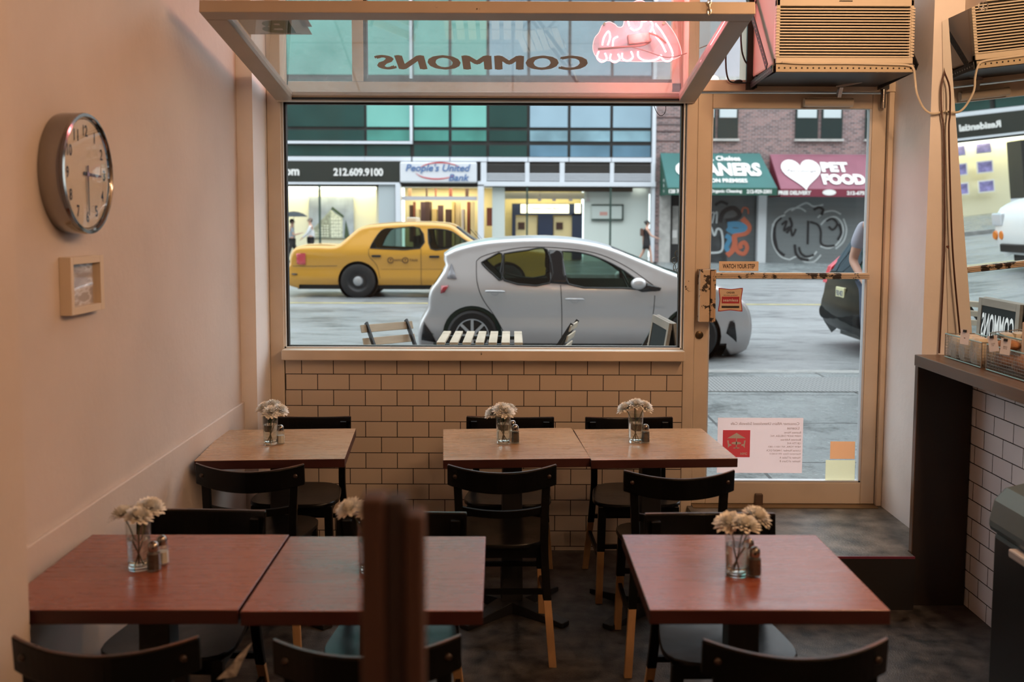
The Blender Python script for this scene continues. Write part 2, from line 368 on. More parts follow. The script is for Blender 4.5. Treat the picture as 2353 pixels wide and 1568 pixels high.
# ---- window frame
w = sroot('window_1')
fr = MB()
fr.box(-1.262,-1.19,5.165,5.32,0,3.75)                 # left post
fr.box(.895,.951,5.165,5.32,0,3.75)                    # post beside the door
fr.box(-1.19,.895,5.165,5.32,2.352,2.405)              # head
fr.build('window_frame', paint_trim, w, bevel=.004)
MB().box(-1.19,.895,5.10,5.34,1.022,1.076).build('window_sill', paint_trim, w, bevel=.005)
g = MB()
for a in ((-1.189,-1.172),(.871,.888)): g.box(a[0],a[1],5.20,5.235,1.077,2.351)
g.box(-1.19,.89,5.20,5.235,1.077,1.088).box(-1.19,.89,5.20,5.235,2.341,2.351)
g.build('gasket', black_rubber, w)
g = MB()
for a in ((-1.1895,-1.182),(.882,.8885)): g.box(a[0],a[1],5.18,5.20,1.077,2.351)
g.box(-1.19,.89,5.18,5.20,1.077,1.083)
g.build('glazing_bead', paper_white, w)
MB().box(-1.18,.88,5.216,5.220,1.085,2.345).build('window_pane', glass_clear, w)
# fixed outer frame of the transom
t = sroot('window_2')
z0 = atY(700, 219, 5.36)[1]; z1 = atY(700, 188, 5.36)[1]; xm0 = atY(810, 120, 5.36)[0]; xm1 = atY(836, 120, 5.36)[0]
MB().box(-1.19,.895,5.34,5.40,z0-.03,z1).box(-1.26,-1.21,5.34,5.40,z0-.03,3.75).box(.84,.95,5.34,5.40,z0-.03,3.75).box(xm0,xm1,5.335,5.40,z1,3.75).build('window_frame', paint_trim, t, bevel=.004)
MB().box(xm1+.001,xm1+.018,5.34,5.39,z1,3.75).box(xm1,.84,5.34,5.39,z1+.001,z1+.016).build('gasket', black_rubber, t)
# pane above the door
t = sroot('window_3')
MB().box(.952,2.0,5.165,5.32,2.41,2.468).box(.952,2.0,5.165,5.32,3.6,3.75).build('window_frame', paint_trim, t, bevel=.004)
MB().box(.953,1.957,5.23,5.234,2.469,3.6).build('window_pane', glass_clear, t)
# ---- tilted transom sash, hinged at its foot and let down into the room
HY, HZ = 5.160, 2.346; SL = math.hypot(5.160-3.895, .192); SA = math.atan2(.192, 5.160-3.895)
def S(x, s, n=0): return Vector((x, HY-s*math.cos(SA)+n*math.sin(SA), HZ+s*math.sin(SA)+n*math.cos(SA)))
def on_sash(px, py):
    d = ray(px, py); o = Vector((0,0,EYE)); nrm = Vector((0, math.sin(SA), math.cos(SA))); p0 = Vector((0,HY,HZ))
    tt = (p0-o).dot(nrm)/d.dot(nrm); p = o+d*tt; return p.x, (p-p0).dot(Vector((0,-math.cos(SA),math.sin(SA))))
def sbox(mb, x0, x1, s0, s1, n0, n1):
    v = [S(x,s,n) for n in (n0,n1) for x, s in ((x0,s0),(x1,s0),(x1,s1),(x0,s1))]
    return mb.add(v, [(0,3,2,1),(4,5,6,7),(0,1,5,4),(1,2,6,5),(2,3,7,6),(3,0,4,7)])
s_ = sroot('window_4')
sx0, sx1 = -1.205, .930
sbox(MB(), sx0, sx1, SL-.085, SL, 0, .048).build('top_rail', paint_sash, s_, bevel=.003)
sbox(MB(), sx0, sx1, 0, .035, 0, .048).build('bottom_rail', paint_trim, s_, bevel=.003)
for a, b in ((sx0, sx0+.085), (sx1-.085, sx1)): sbox(MB(), a, b, .036, SL-.0855, 0, .048).build('side_rail', paint_sash, s_, bevel=.003)
sbox(MB(), sx0+.086, sx1-.086, .036, SL-.086, .022, .026).build('window_pane', glass_sash, s_)
sbox(MB(), sx0+.086, sx1-.086, .0365, .05, .004, .012).build('gasket', black_rubber, s_)
xa, sa = on_sash(862, 153); xb, sb = on_sash(1352, 153); _, s0 = on_sash(1100, 171); _, s1 = on_sash(1100, 138)
lt = MB()
for ddx, dds in ((-.009,0),(0,.006),(0,-.006),(.009,0)): letters(lt, 'COMMONS', lambda a, b, c=0: S((xa+xb)/2-a+ddx, (s0+s1)/2+b+dds, .0215-ddx*.01-dds*.012), xb-xa-.02, s1-s0-.012, bold=0, space=1.05)
lt.build('lettering', plain('sign_lettering', (.55,.38,.25), .6), s_, recalc=False)
ch = MB()
for k in range(4): 
    cxx, cyy, czz = .752, 3.905, 2.60-.018*k
    ch.tube([(cxx+.006*math.cos(a)*(k%2), cyy-.012+.006*math.cos(a)*((k+1)%2), czz+.014*math.sin(a)) for a in [i*PI/5 for i in range(10)]], .0022, 6, closed=True)
ch.build('chain', steel, s_)
# grade card on the sash glass
gx0, gs0 = on_sash(577, 94); gx1, gs1 = on_sash(688, 46)
card = thing('grade_card', 'grey inspection card with a reversed green letter on the tilted sash glass', 'card')
sbox(MB(), -1.10, gx1, gs0, SL-.088, .0275, .029).build('card_sheet', film('card_paper', (.62,.56,.50), .88), card)
c_ = MB(); letters(c_, 'B', lambda a, b, c=0: S((gx0+gx1)/2+.0-a, (gs0+gs1)/2-.03+b, .027), .13, .15, bold=.05)
c_.build('card_letter', plain('card_green', (.10,.14,.06), .6), card, recalc=False)
c_ = MB(); letters(c_, 'SANITARY INSPECTION GRADE', lambda a, b, c=0: S((gx0+gx1)/2-a, gs0+.015+b, .027), .17, .012)
c_.build('card_text', black_plastic, card, recalc=False)
tape = film('masking_paper', (.62,.52,.48), .9)
p0 = on_sash(676, 46); p1 = on_sash(717, 77)
tag(sbox(MB(), p0[0], p1[0], p1[1], SL-.088, .0275, .0285).build('paper_scrap', tape), 'pinkish scrap of paper on the tilted sash glass beside the inspection card', 'paper')

# ---- door
d_ = sroot('door_1')
DL, DR, GL, GR, DT, DB, GT, GB = .955, 1.926, 1.030, 1.853, 2.402, .250, 2.326, .366
MB().box(DL,GL,5.19,5.235,DB,DT).box(GR,DR,5.19,5.235,DB,DT).box(GL,GR,5.19,5.235,GT,DT).box(GL,GR,5.19,5.235,DB,GB).build('door_leaf', paint_door, d_, bevel=.004)
MB().box(1.930,1.957,5.165,5.32,.245,2.409).build('door_jamb', paint_trim, d_, bevel=.004)
MB().box(GL+.001,GL+.006,5.195,5.23,GB,GT).box(GR-.012,GR-.001,5.192,5.23,GB,GT).box(GL,GR,5.192,5.23,GB+.001,GB+.009).build('glazing_bead', alu_white, d_)
MB().box(GL+.006,GR-.012,5.210,5.214,GB+.009,GT-.001).build('door_pane', glass_clear, d_)
zb = atY(1800, 634, 5.16)[1]
pb = MB().box(GL+.02,GR-.006,5.14,5.185,zb-.016,zb+.016)
for k in range(3): pb.box(GL+.02,GR-.006,5.135,5.14,zb-.013+.009*k,zb-.008+.009*k)
pb.build('push_bar', paint_worn, d_, bevel=.002)
hx0, hz1 = atY(1607, 619, 5.13); hx1, hz0 = atY(1641, 740, 5.13)
h = MB().box(hx0,hx1-.028,5.11,5.188,hz0,hz1); h.build('latch_housing', paint_worn, d_, bevel=.004)
MB().box(hx1-.026,hx1,5.10,5.188,hz0,hz1).box(hx1-.022,hx1-.018,5.097,5.10,hz0,hz1).box(hx1-.010,hx1-.006,5.097,5.10,hz0,hz1).build('latch_paddle', chipped('very_worn_paint', (.60,.44,.30), (.02,.015,.012), .5, 18), d_, bevel=.002)
lx, lz = atY(1607, 770, 5.185)
Mr = Matrix.Translation((lx, 5.19, lz)) @ Matrix.Rotation(PI/2, 4, 'X')
MB().lathe([(0,.012),(.012,.012),(.020,.009),(.021,0)], 20, Mr).build('lock_cylinder', plain('aged_brass', (.10,.07,.04), .35, .8), d_, smooth=True)
MB().box(lx-.0015,lx+.0015,5.176,5.178,lz-.006,lz+.006).build('keyhole', black_plastic, d_)
# closer & pivot
cx0, cz1 = atY(1850, 223, 5.13); cx1, cz0 = atY(1962, 246, 5.13)
MB().tube([(cx0,5.15,(cz0+cz1)/2),(cx1,5.15,(cz0+cz1)/2)], .022, 14).box(cx0+.02,cx1-.01,5.14,5.19,cz0+.004,cz1).build('door_closer', ac_plastic, d_, smooth=True)
a0 = atY(1928, 222, 5.12); a1 = atY(1932, 200, 5.11); a2 = atY(1993, 185, 5.0); a3 = atY(1896, 205, 5.16)
MB().bar((a0[0],5.13,a0[1]),(a1[0],5.11,a1[1]),.02,.02).bar((a1[0]-.02,5.11,a1[1]),(a2[0],5.0,a2[1]),.018,.010).build('closer_arm', steel, d_)
q = atY(2027, 225, 5.17)
MB().tube([(q[0],5.155,q[1]-.055),(q[0],5.155,q[1]+.05)], .014, 12).lathe([(0,.02),(.006,.018),(.007,0)], 10, Matrix.Translation((q[0],5.155,q[1]+.05))).build('hinge', chrome, d_, smooth=True)
MB().box(DL,DR,5.12,5.30,.2455,.2495).build('threshold', plain('threshold_brass', (.25,.17,.09), .4, .6), d_)
q = atY(1743, 1150, 5.18)
MB().box(q[0]-.02,q[0]+.02,5.165,5.189,q[1]-.035,q[1]+.035).build('floor_bolt', plain('bolt_brown', (.10,.06,.04), .5), d_, bevel=.003)

# ---- stickers
def px_rect(x0, y0, x1, y1, Y): a = atY(x0, y1, Y); b = atY(x1, y0, Y); return a[0], b[0], a[1], b[1]
GY = 5.208
def card_on_glass(name, label, cat, r, mat, Y=GY, t=.0012):
    o = thing(name, label, cat); x0,x1,z0,z1 = r
    MB().box(x0,x1,Y-t,Y,z0,z1).build('sheet', mat, o); return o
sticker_tan = plain('sticker_tan', (.74,.56,.40), .6)
ink = plain('black_ink', (.02,.015,.015), .6); red_ink = plain('red_ink', (.42,.03,.05), .5); pink_paper = film('pink_paper', (.98,.80,.77), .88)
r = px_rect(1652, 601, 1743, 623, GY); o = card_on_glass('step_sticker', 'tan sticker reading WATCH YOUR STEP above the door push bar', 'sticker', r, sticker_tan)
m = MB(); letters(m, 'WATCH YOUR STEP', front((r[0]+r[1])/2, (r[2]+r[3])/2, GY-.002), (r[1]-r[0])*.82, (r[3]-r[2])*.46, bold=.02); m.build('sticker_text', ink, o, recalc=False)
r = px_rect(1649, 661, 1708, 717, GY); cx_, cz_ = (r[0]+r[1])/2, (r[2]+r[3])/2; hw, hh = (r[1]-r[0])/2, (r[3]-r[2])/2
def squircle(k, hw=hw, hh=hh, n=48):
    out = []
    for i in range(n):
        a = 2*PI*i/n; c, s = math.cos(a), math.sin(a); q = max(abs(c), abs(s)); x, y = c/q, s/q
        f = .87+.13*min(abs(x), abs(y))**1.5 if min(abs(x),abs(y)) < .95 else .97
        out.append((cx_+x*f*hw*k, cz_+y*f*hh*k))
    return out
o = thing('delivery_sticker', 'tan and red sticker with concave sides reading ORDER and seamless on the door glass', 'sticker')
MB().prism(squircle(1), lambda a,b,d: (a,d,b), GY-.0008, GY).build('sticker_border', red_ink, o)
MB().prism(squircle(.92), lambda a,b,d: (a,d,b), GY-.0016, GY-.0009).build('sheet', sticker_tan, o)
MB().box(cx_-hw*.7,cx_+hw*.7,GY-.0022,GY-.0017,cz_-hh*.30,cz_+hh*.25).build('sticker_band', red_ink, o)
m = MB(); letters(m, 'seamless', front(cx_, cz_-hh*.03, GY-.0026), hw*1.2, hh*.24, bold=.01); m.build('band_text', paper_white, o, recalc=False)
m = MB(); letters(m, 'ORDER', front(cx_, cz_+hh*.58, GY-.0022), hw*.66, hh*.15, bold=.02); m.build('sticker_text', ink, o, recalc=False); m = MB(); m.box(cx_-hw*.7,cx_+hw*.7,GY-.0024,GY-.0018,cz_-hh*.68,cz_-hh*.5); m.build('sticker_bar', ink, o); m = MB(); letters(m, 'DELIVERY & PICKUP', front(cx_, cz_+hh*.36, GY-.0022), hw*1.1, hh*.09); m.build('sticker_text', ink, o, recalc=False)
r = px_rect(1647, 961, 1846, 1087, GY+.006); x0,x1,z0,z1 = r; W_, H_ = x1-x0, z1-z0; LY = GY+.0005
o = card_on_glass('licence_sheet', 'pink licence sheet seen from behind with a red umbrella table emblem, low on the door', 'notice', r, pink_paper, GY+.0065)
tx = MB(); brown = plain('faded_ink', (.40,.25,.18), .7)
letters(tx, 'Consumer Affairs Unenclosed Sidewalk Cafe', front(x0+W_*.55, z0+H_*.90, LY, True), W_*.80, H_*.05)
letters(tx, 'License', front(x0+W_*.88, z0+H_*.82, LY, True), W_*.14, H_*.05)
for k, (s, ww) in enumerate((('Business Name:', .2), ('FARM SHOP CHELSEA, INC', .36), ('Business Address:', .24), ('128 7TH AVE', .16), ('NEW YORK, NY 10011-1801', .38), ('License Number: 1446567-DCA', .4), ('Expiration Date: 09/15/2013', .36), ('Number of Tables: 4', .24), ('Number of Chairs: 8', .24))):
    letters(tx, s, front(x1-.012-W_*ww/2, z0+H_*(.74-.065*k), LY, True), W_*ww, H_*.035)
tx.build('notice_text', brown, o, recalc=False)
ex0, ex1 = x0+W_*.06, x0+W_*.38; ez0, ez1 = z0+H_*.29, z0+H_*.78
MB().box(ex0,ex1,LY,LY+.0006,ez0,ez1).build('emblem_square', film('emblem_red', (.85,.22,.24), .92), o)
e = MB(); ec = (ex0+ex1)/2; ew = ex1-ex0; eh = ez1-ez0
e.prism([(ec-ew*.34, ez0+eh*.70),(ec, ez0+eh*.90),(ec+ew*.34, ez0+eh*.70)], lambda a,b,d:(a,d,b), LY-.0006, LY-.0002)
e.box(ec-.002,ec+.002,LY-.0006,LY-.0002,ez0+eh*.32,ez0+eh*.72)
e.build('emblem_umbrella', paper_white, o, recalc=False); e = MB()
e.prism([(ec+ew*.18*math.cos(i*PI/8), ez0+eh*.52+eh*.05*math.sin(i*PI/8)) for i in range(16)], lambda a,b,d:(a,d,b), LY-.0006, LY-.0002)
e.prism([(ec+ew*.12*math.cos(i*PI/8), ez0+eh*.34+eh*.02*math.sin(i*PI/8)) for i in range(16)], lambda a,b,d:(a,d,b), LY-.0006, LY-.0002)
e.build('emblem_table', paper_white, o, recalc=False); e = MB()
for sg in (-1, 1):
    e.prism([(ec+sg*ew*.34,ez0+eh*.62),(ec+sg*ew*.28,ez0+eh*.62),(ec+sg*ew*.27,ez0+eh*.49),(ec+sg*ew*.18,ez0+eh*.47),(ec+sg*ew*.18,ez0+eh*.43),(ec+sg*ew*.24,ez0+eh*.42),(ec+sg*ew*.31,ez0+eh*.34),(ec+sg*ew*.31,ez0+eh*.45)], lambda a,b,d:(a,d,b), LY-.0006, LY-.0002)
    e.build('emblem_chair', paper_white, o, recalc=False); e = MB()
letters(e, 'NYC', front(ex0+ew*.78, ez0+eh*.13, LY-.0006, False), ew*.25, eh*.09, bold=.04)
e.build('emblem_text', paper_white, o, recalc=False)
r = px_rect(1907, 1015, 1965, 1055, GY); card_on_glass('orange_notice', 'small orange notice on the door glass, above a cream notice', 'notice', r, film('orange_paper', (.95,.58,.34), .85))
r = px_rect(1896, 1058, 1965, 1106, GY); card_on_glass('cream_notice', 'cream square notice at the bottom right corner of the door glass', 'notice', r, film('cream_paper', (.95,.90,.68), .82))

# ================================================================== AIR CONDITIONER
ax0, az0 = atY(1782, 146, 4.7); ax1 = atY(2097, 146, 4.7)[0]; az1 = az0+.40
o = thing('air_conditioner', 'large cream air conditioner with slatted grille mounted above the door', 'air conditioner', ((ax0+ax1)/2, 4.7, az0))
W2 = (ax1-ax0)/2
MB().box(-W2,W2,.03,.75,0,.40).build('casing', plain('ac_casing', (.60,.50,.42), .4), o, bevel=.01)
MB().box(-W2,-W2+.018,0,.029,0,.40).box(W2-.018,W2,0,.029,0,.40).box(-W2,W2,-.004,.029,0,.028).box(-W2,W2,0,.029,.262,.295).box(-W2,W2,0,.029,.297,.40).build('front_frame', ac_plastic, o, bevel=.004)
MB().box(-W2+.02,W2-.02,.02,.028,.03,.262).build('filter_backing', ac_dark, o)
gm = MB()
for k in range(17):
    z = .036+k*.0135; gm.add([(-W2+.012,-.002,z),(W2-.012,-.002,z),(W2-.012,.005,z),(-W2+.012,.005,z),(-W2+.012,-.002,z-.0062),(W2-.012,-.002,z-.0062),(W2-.012,.005,z-.0062),(-W2+.012,.005,z-.0062)], [(0,1,2,3),(7,6,5,4),(0,4,5,1),(3,2,6,7),(0,3,7,4),(1,5,6,2)])
gm.build('grille', ac_plastic, o)
for sx in (-1, 1):
    gm = MB()
    for k in range(17): gm.box(sx*(W2-.006)-.008, sx*(W2-.006)+.008, -.006, .02, .036+k*.0135-.004, .036+k*.0135+.004)
    gm.build('grille_clips', ac_plastic, o)
MB().box(-.03,.03,-.004,0,.283,.287).build('brand_slot', ac_dark, o)
# bracket
b = thing('wall_bracket', 'dark perforated metal bracket frame carrying the air conditioner over the door', 'bracket')
def perforated(p, q, n, name, w=.004, h=.034, mat=metal_dark, hmat=None, up_=(0,0,1)):
    MB().bar(p, q, w, h, up_).build(name, mat, b)
    hm = MB(); p = Vector(p); q = Vector(q); d = (q-p).normalized(); u_ = Vector(up_); x = d.cross(u_).normalized(); zz = x.cross(d)
    for k in range(n):
        c = p+(q-p)*((k+.5)/n)
        for sg in (-1, 1):
            ring = [c+x*(w/2+.0006)*sg+(d*math.cos(i*PI/4)+zz*math.sin(i*PI/4))*.0045 for i in range(8)]; hm.add(ring, [tuple(range(8))])
    hm.build('perforations', hmat or ac_dark, b, recalc=False)
zs = az0-.022
perforated((ax0,4.69,zs),(ax1,4.69,zs),24,'front_rail', mat=plain('bracket_cream', (.48,.40,.28), .5))
MB().box(ax0,ax1,4.692,5.17,zs-.02,zs-.016).build('shelf_plate', metal_dark, b)
perforated((ax0-.012,4.70,zs),(ax0-.012,5.16,zs-.02),18,'side_rail', hmat=steel)
perforated((ax1+.008,4.70,zs),(ax1+.008,5.16,zs-.02),18,'side_rail', hmat=steel)
perforated((ax0-.035,4.72,zs+.01),(ax0-.045,5.16,zs+.46),20,'diagonal_strut', hmat=plain('strut_hole', (.5,.2,.2), .5))
perforated((ax1+.03,4.72,zs+.01),(ax1+.03,5.16,zs+.46),20,'diagonal_strut')
bx = atY(1726, 120, 5.15)[0]; MB().box(bx-.022,bx+.018,5.14,5.162,atY(1726,206,5.15)[1],3.0).box(bx+.012,bx+.018,5.08,5.14,atY(1726,206,5.15)[1],3.0).build('upright_angle', metal_dark, b)
MB().box(ax1+.02,ax1+.06,5.14,5.162,2.42,3.0).build('upright_angle', metal_dark, b)
# power cords
pts = [(1797,143,4.68),(1850,146,4.68),(1950,146,4.68),(2040,148,4.68),(2085,150,4.68),(2099,158,4.68),(2103,185,4.69),(2107,215,4.69),(2120,245,4.70),(2135,259,4.70),(2150,261,4.70),(2168,256,4.705)]
def wp(l, **k): return [Vector((atY(x,y,Y)[0], Y, atY(x,y,Y)[1])) for x, y, Y in l]
def smooth_path(P_, n=5, closed=False):
    out = []; L = len(P_)
    for i in range(L if closed else L-1):
        p0 = P_[(i-1) % L] if closed or i > 0 else P_[0]; p1 = P_[i]; p2 = P_[(i+1) % L]; p3 = P_[(i+2) % L] if closed or i+2 < L else P_[-1]
        for k in range(n):
            t = k/n; out.append(.5*((2*p1)+(p2-p0)*t+(2*p0-5*p1+4*p2-p3)*t*t+(3*p1-p0-3*p2+p3)*t**3))
    if not closed: out.append(P_[-1])
    return out
tag(MB().tube(smooth_path(wp(pts)), .0052, 8).build('power_cord', cord_white, smooth=True), 'cream power cord looping from the air conditioner to the mirror edge', 'cord')
tag(MB().tube(smooth_path(wp([(2171,60,4.70),(2172,150,4.70),(2163,200,4.69),(2164,262,4.69),(2168,300,4.69),(2170,440,4.69),(2170,560,4.69),(2167,650,4.69),(2162,740,4.69),(2158,812,4.69)])), .0042, 8).build('brown_cable', plain('brown_cable_skin', (.07,.025,.015), .5), smooth=True), 'dark brown cable running down the corner beside the mirror', 'cable')
tag(MB().tube(smooth_path(wp([(2175,566,4.70),(2181,572,4.69),(2184,578,4.685)])), .004, 8).build('cable_hook', plain('rusty_hook', (.10,.03,.02), .5), smooth=True), 'small rusty hook on the corner holding the brown cable', 'hook')
tag(MB().tube(smooth_path(wp([(1740,0,5.1),(1706,60,5.12),(1704,110,5.13),(1712,140,5.15),(1722,150,5.15)])), .0042, 8).build('black_cable', cord_black, smooth=True), 'black cable hanging beside the bracket upright, nearer the air conditioner', 'cable')
tag(MB().tube(smooth_path(wp([(1700,60,5.13),(1672,110,5.14),(1668,150,5.14),(1674,183,5.14),(1690,190,5.14),(1722,190,5.14)])), .0042, 8).ball((atY(1697,187,5.14)[0],5.14,atY(1697,187,5.14)[1]),.012,sc=(1.8,1,.8)).build('looped_cable', cord_black, smooth=True), 'black cable looping down onto the door header left of the bracket', 'cable')

# ================================================================== NEON SIGN
pink = glow('neon_pink', (1.0,.20,.24), 16.0); NY = 5.27
o = thing('neon_sign', 'glowing pink neon sign seen from behind through the tilted sash', 'neon sign')
def np_(l, Y=NY): return [Vector((atY(x,y,Y)[0], Y, atY(x,y,Y)[1])) for x, y in l]
out = np_([(1368,128),(1362,110),(1366,88),(1376,75),(1384,58),(1398,50),(1412,55),(1420,62),(1432,58),(1440,20),(1470,0),(1500,20),(1530,50),(1552,80),(1565,115),(1562,130),(1530,140),(1480,142),(1420,140),(1385,138)], NY+.012)
pl = smooth_path(out, 4, True); cen = sum(pl, Vector())/len(pl)
bm_ = MB(); n_ = len(pl); bm_.add([(p.x, p.y, p.z) for p in pl]+[(p.x, p.y+.004, p.z) for p in pl], [tuple(range(n_)), tuple(range(n_, 2*n_))[::-1]]+[(i,(i+1)%n_,n_+(i+1)%n_,n_+i) for i in range(n_)])
bm_.build('backing_sheet', pane('acrylic', (.97,.86,.88), .45, (1,.82,.85)), o)  # milky pink haze stands in for the bloom around the tubes
MB().tube(pl, .0018, 6, closed=True).build('backing_edge', glow('lit_edge', (1,.55,.55), 1.6), o, smooth=True)  # neon light piped to the acrylic rim, put in as emission
strokes = [[(1376,118),(1372,132),(1382,142),(1394,136),(1390,122)],[(1404,124),(1402,136),(1412,143),(1424,136),(1420,124)],[(1430,122),(1430,134),(1442,140),(1454,132),(1450,118)],
 [(1466,118),(1468,132),(1486,140),(1510,136),(1520,126)],[(1516,128),(1528,140),(1542,138),(1546,126)],[(1384,104),(1388,86),(1398,72),(1402,86),(1396,104)],[(1408,106),(1410,90),(1420,84)],
 [(1446,60),(1444,44),(1460,34),(1474,44),(1472,62),(1458,70),(1448,64)],[(1478,50),(1492,46),(1500,58),(1494,74)],[(1506,54),(1520,72),(1532,92),(1542,112),(1546,124)],[(1500,66),(1508,84),(1520,100),(1530,120)],[(1452,26),(1470,10),(1490,20),(1500,40)]]
for st in strokes: MB().tube(smooth_path(np_(st), 5), .0048, 8).build('neon_tube', pink, o, smooth=True)
q = atY(1467, 90, NY-.05); Mb = Matrix.Translation((q[0], NY-.05, q[1])) @ Matrix.Rotation(rad(-7), 4, 'Y')
MB().obox(Mb, .112, .05, .05).build('transformer_box', plain('transformer_grey', (.20,.13,.11), .5), o, bevel=.004)
MB().tube(smooth_path(np_([(1374,113),(1410,110),(1445,107),(1475,104),(1493,96),(1494,88)], NY-.06)), .006, 8).build('feed_cable', plain('sleeve', (.25,.12,.10), .5), o, smooth=True)
MB().tube(smooth_path(np_([(1492,76),(1508,82),(1522,92),(1530,100)], NY-.05)), .005, 8).build('feed_cable', MATS['sleeve'], o, smooth=True)
MB().tube(smooth_path(np_([(1450,108),(1480,116),(1515,128),(1535,132),(1560,128),(1590,118),(1625,104)], NY-.06)), .0026, 6).build('power_lead', MATS['sleeve'], o, smooth=True)
for k, (x, y) in enumerate(((1388,56),(1524,55))):
    q = atY(x, y, NY); MB().tube([(q[0],NY-.02,q[1]),(q[0],NY+.03,q[1])], .006, 8).build('stand_off', steel, o)

# ================================================================== MIRROR
MXf = lambda z: 2.079-(z-1.155)*.0575
o = thing('wall_mirror', 'tall mirror leaning out from the right wall above the counter', 'mirror')
mz0, mz1 = 1.155, 2.675
def mbox(mb, y0, y1, z0, z1, t0, t1): 
    v = [(MXf(z)+t, y, z) for t in (t0, t1) for y, z in ((y0,z0),(y1,z0),(y1,z1),(y0,z1))]
    return mb.add(v, [(0,1,2,3),(7,6,5,4),(0,4,5,1),(1,5,6,2),(2,6,7,3),(3,7,4,0)])
mbox(MB(), 1.6, 4.712, mz0, mz1, 0, .004).build('mirror_glass', mirror_mat, o)
mbox(MB(), 1.6, 4.712, mz0, mz1-.001, .0045, .007).build('backing_board', panel_dark, o)
q = (atX(2250, 14, 1.975)); hk = MB()
hk.tube([(1.985+.012*math.cos(a), q[0]+.0, q[1]+.016*math.sin(a)) for a in [i*PI/6 for i in range(12)]], .0028, 6, closed=True).tube([(2.07,q[0],q[1]+.05),(2.0,q[0],q[1]+.02),(1.985,q[0],q[1]-.02)], .0028, 6)
hk.build('hanging_hook', steel, o)

# ================================================================== CLOCK AND PICTURE
o = thing('wall_clock', 'round chrome wall clock with black numerals high on the left wall', 'clock')
ky, kz = 3.005, atX(165, 405, -1.34)[1]+.005; RR = .178
Mk = Matrix.Translation((-1.3395, ky, kz)) @ Matrix.Rotation(PI/2, 4, 'Y')
MB().lathe([(0,0),(RR,0),(RR+.002,.01),(RR+.002,.052),(RR,.060)], 64, Mk).build('case', chrome, o, smooth=True)
MB().lathe([(RR,.060),(RR+.003,.064),(RR+.001,.072),(RR-.008,.074),(RR-.014,.068),(RR-.016,.058),(RR-.016,.050)], 64, Mk).build('bezel', chrome, o, smooth=True)
MB().lathe([(0,.0620),(RR-.0165,.0620),(RR-.0165,.0600),(0,.0600)], 48, Mk).build('dial', plain('dial_cream', (.62,.56,.46), .6), o)
kf = lambda a, b, c=0: Vector((-1.3395+.0632, ky+a, kz+b))   # reads along +Y, facing the room
for k in range(1, 13):
    a = k*PI/6; num = MB(); letters(num, str(k), lambda u, v, c=0: kf(u+.128*math.sin(a), v+.128*math.cos(a)), .032 if k > 9 else .006 if k == 1 else .018, .034, bold=.02)
    num.build('numeral', MATS.get('numeral_black') or plain('numeral_black', (.02,.02,.02), .5), o, recalc=False)
def hand(name, ang, L, w, x):
    m = MB(); d = Vector((0, math.sin(ang), math.cos(ang))); n = Vector((0, math.cos(ang), -math.sin(ang))); c = Vector((x, ky, kz))
    m.add([c-d*.025+n*w, c+d*L+n*w*.5, c+d*L-n*w*.5, c-d*.025-n*w]+[v+Vector((.0012,0,0)) for v in (c-d*.025+n*w, c+d*L+n*w*.5, c+d*L-n*w*.5, c-d*.025-n*w)], [(0,1,2,3),(4,7,6,5),(0,4,5,1),(1,5,6,2),(2,6,7,3),(3,7,4,0)])
    m.build(name, black_plastic, o)
hand('hour_hand', rad(92), .10, .005, -1.2745); hand('minute_hand', PI, .125, .004, -1.2720)
MB().lathe([(0,.069),(.007,.069),(.007,.063)], 16, Mk).build('hand_pin', chrome, o)
MB().lathe([(RR-.0155,.0695),(RR*.7,.075),(RR*.35,.078),(.001,.079)], 48, Mk).build('cover_glass', pane('clock_glass', (1,1,1), boost=.02), o, smooth=True)
o = thing('picture_frame', 'small cream box frame with a pale painted reflection under the clock', 'picture')
y0 = atX(163, 655, -1.305)[0]; y1 = atX(239, 655, -1.305)[0]; z0 = atX(200, 719, -1.305)[1]; z1 = atX(200, 589, -1.305)[1]; bw_ = .027
fm = MB().box(-1.3395,-1.304,y0,y0+bw_*.75,z0,z1).box(-1.3395,-1.304,y1-bw_,y1,z0,z1).box(-1.3395,-1.304,y0+bw_*.75,y1-bw_,z1-.022,z1).box(-1.3395,-1.304,y0+bw_*.75,y1-bw_,z0,z0+.022)
fm.build('frame', plain('frame_cream', (.66,.56,.43), .5), o, bevel=.001)
pm, pt, pbn = nt('painted_reflection'); tc = N(pt,'ShaderNodeTexCoord'); mp = N(pt,'ShaderNodeMapping'); mp.inputs['Scale'].default_value = (1,4,14); mp.inputs['Rotation'].default_value = (.5,0,0)
nn = N(pt,'ShaderNodeTexNoise'); nn.inputs['Scale'].default_value = 2.2; nn.inputs['Detail'].default_value = 3; pt.links.new(tc.outputs['Object'], mp.inputs[0]); pt.links.new(mp.outputs[0], nn.inputs['Vector'])
pt.links.new(ramp(pt, [(.38,(.40,.31,.24)),(.5,(.55,.47,.40)),(.56,(.85,.83,.82)),(.66,(.45,.37,.30))], nn.outputs[0]), pbn.inputs['Base Color'])
MB().box(-1.3390,-1.330,y0+.02,y1-bw_+.002,z0+.02,z1-.02).build('print', pm, o)  # sheet carrying the picture glass reflection as painted streaks
MB().box(-1.318,-1.316,y0+.0205,y1-bw_,z0+.0225,z1-.0225).build('cover_glass', MATS['clock_glass'], o)

# ================================================================== COUNTER
o = thing('wall_counter', 'dark wooden counter along the right wall with a solid end panel', 'counter', (1.94, 4.45, 0))
MB().box(1.815-1.94,2.055-1.94,-3.4,.005,1.10,1.15).build('counter_top', counter_wood, o, bevel=.003)
MB().box(1.822-1.94,2.066-1.94,-.03,0,0,1.099).build('end_panel', panel_dark, o)
MB().box(1.818-1.94,1.8215-1.94,-.03,0,0,1.099).build('panel_edging', counter_wood, o)
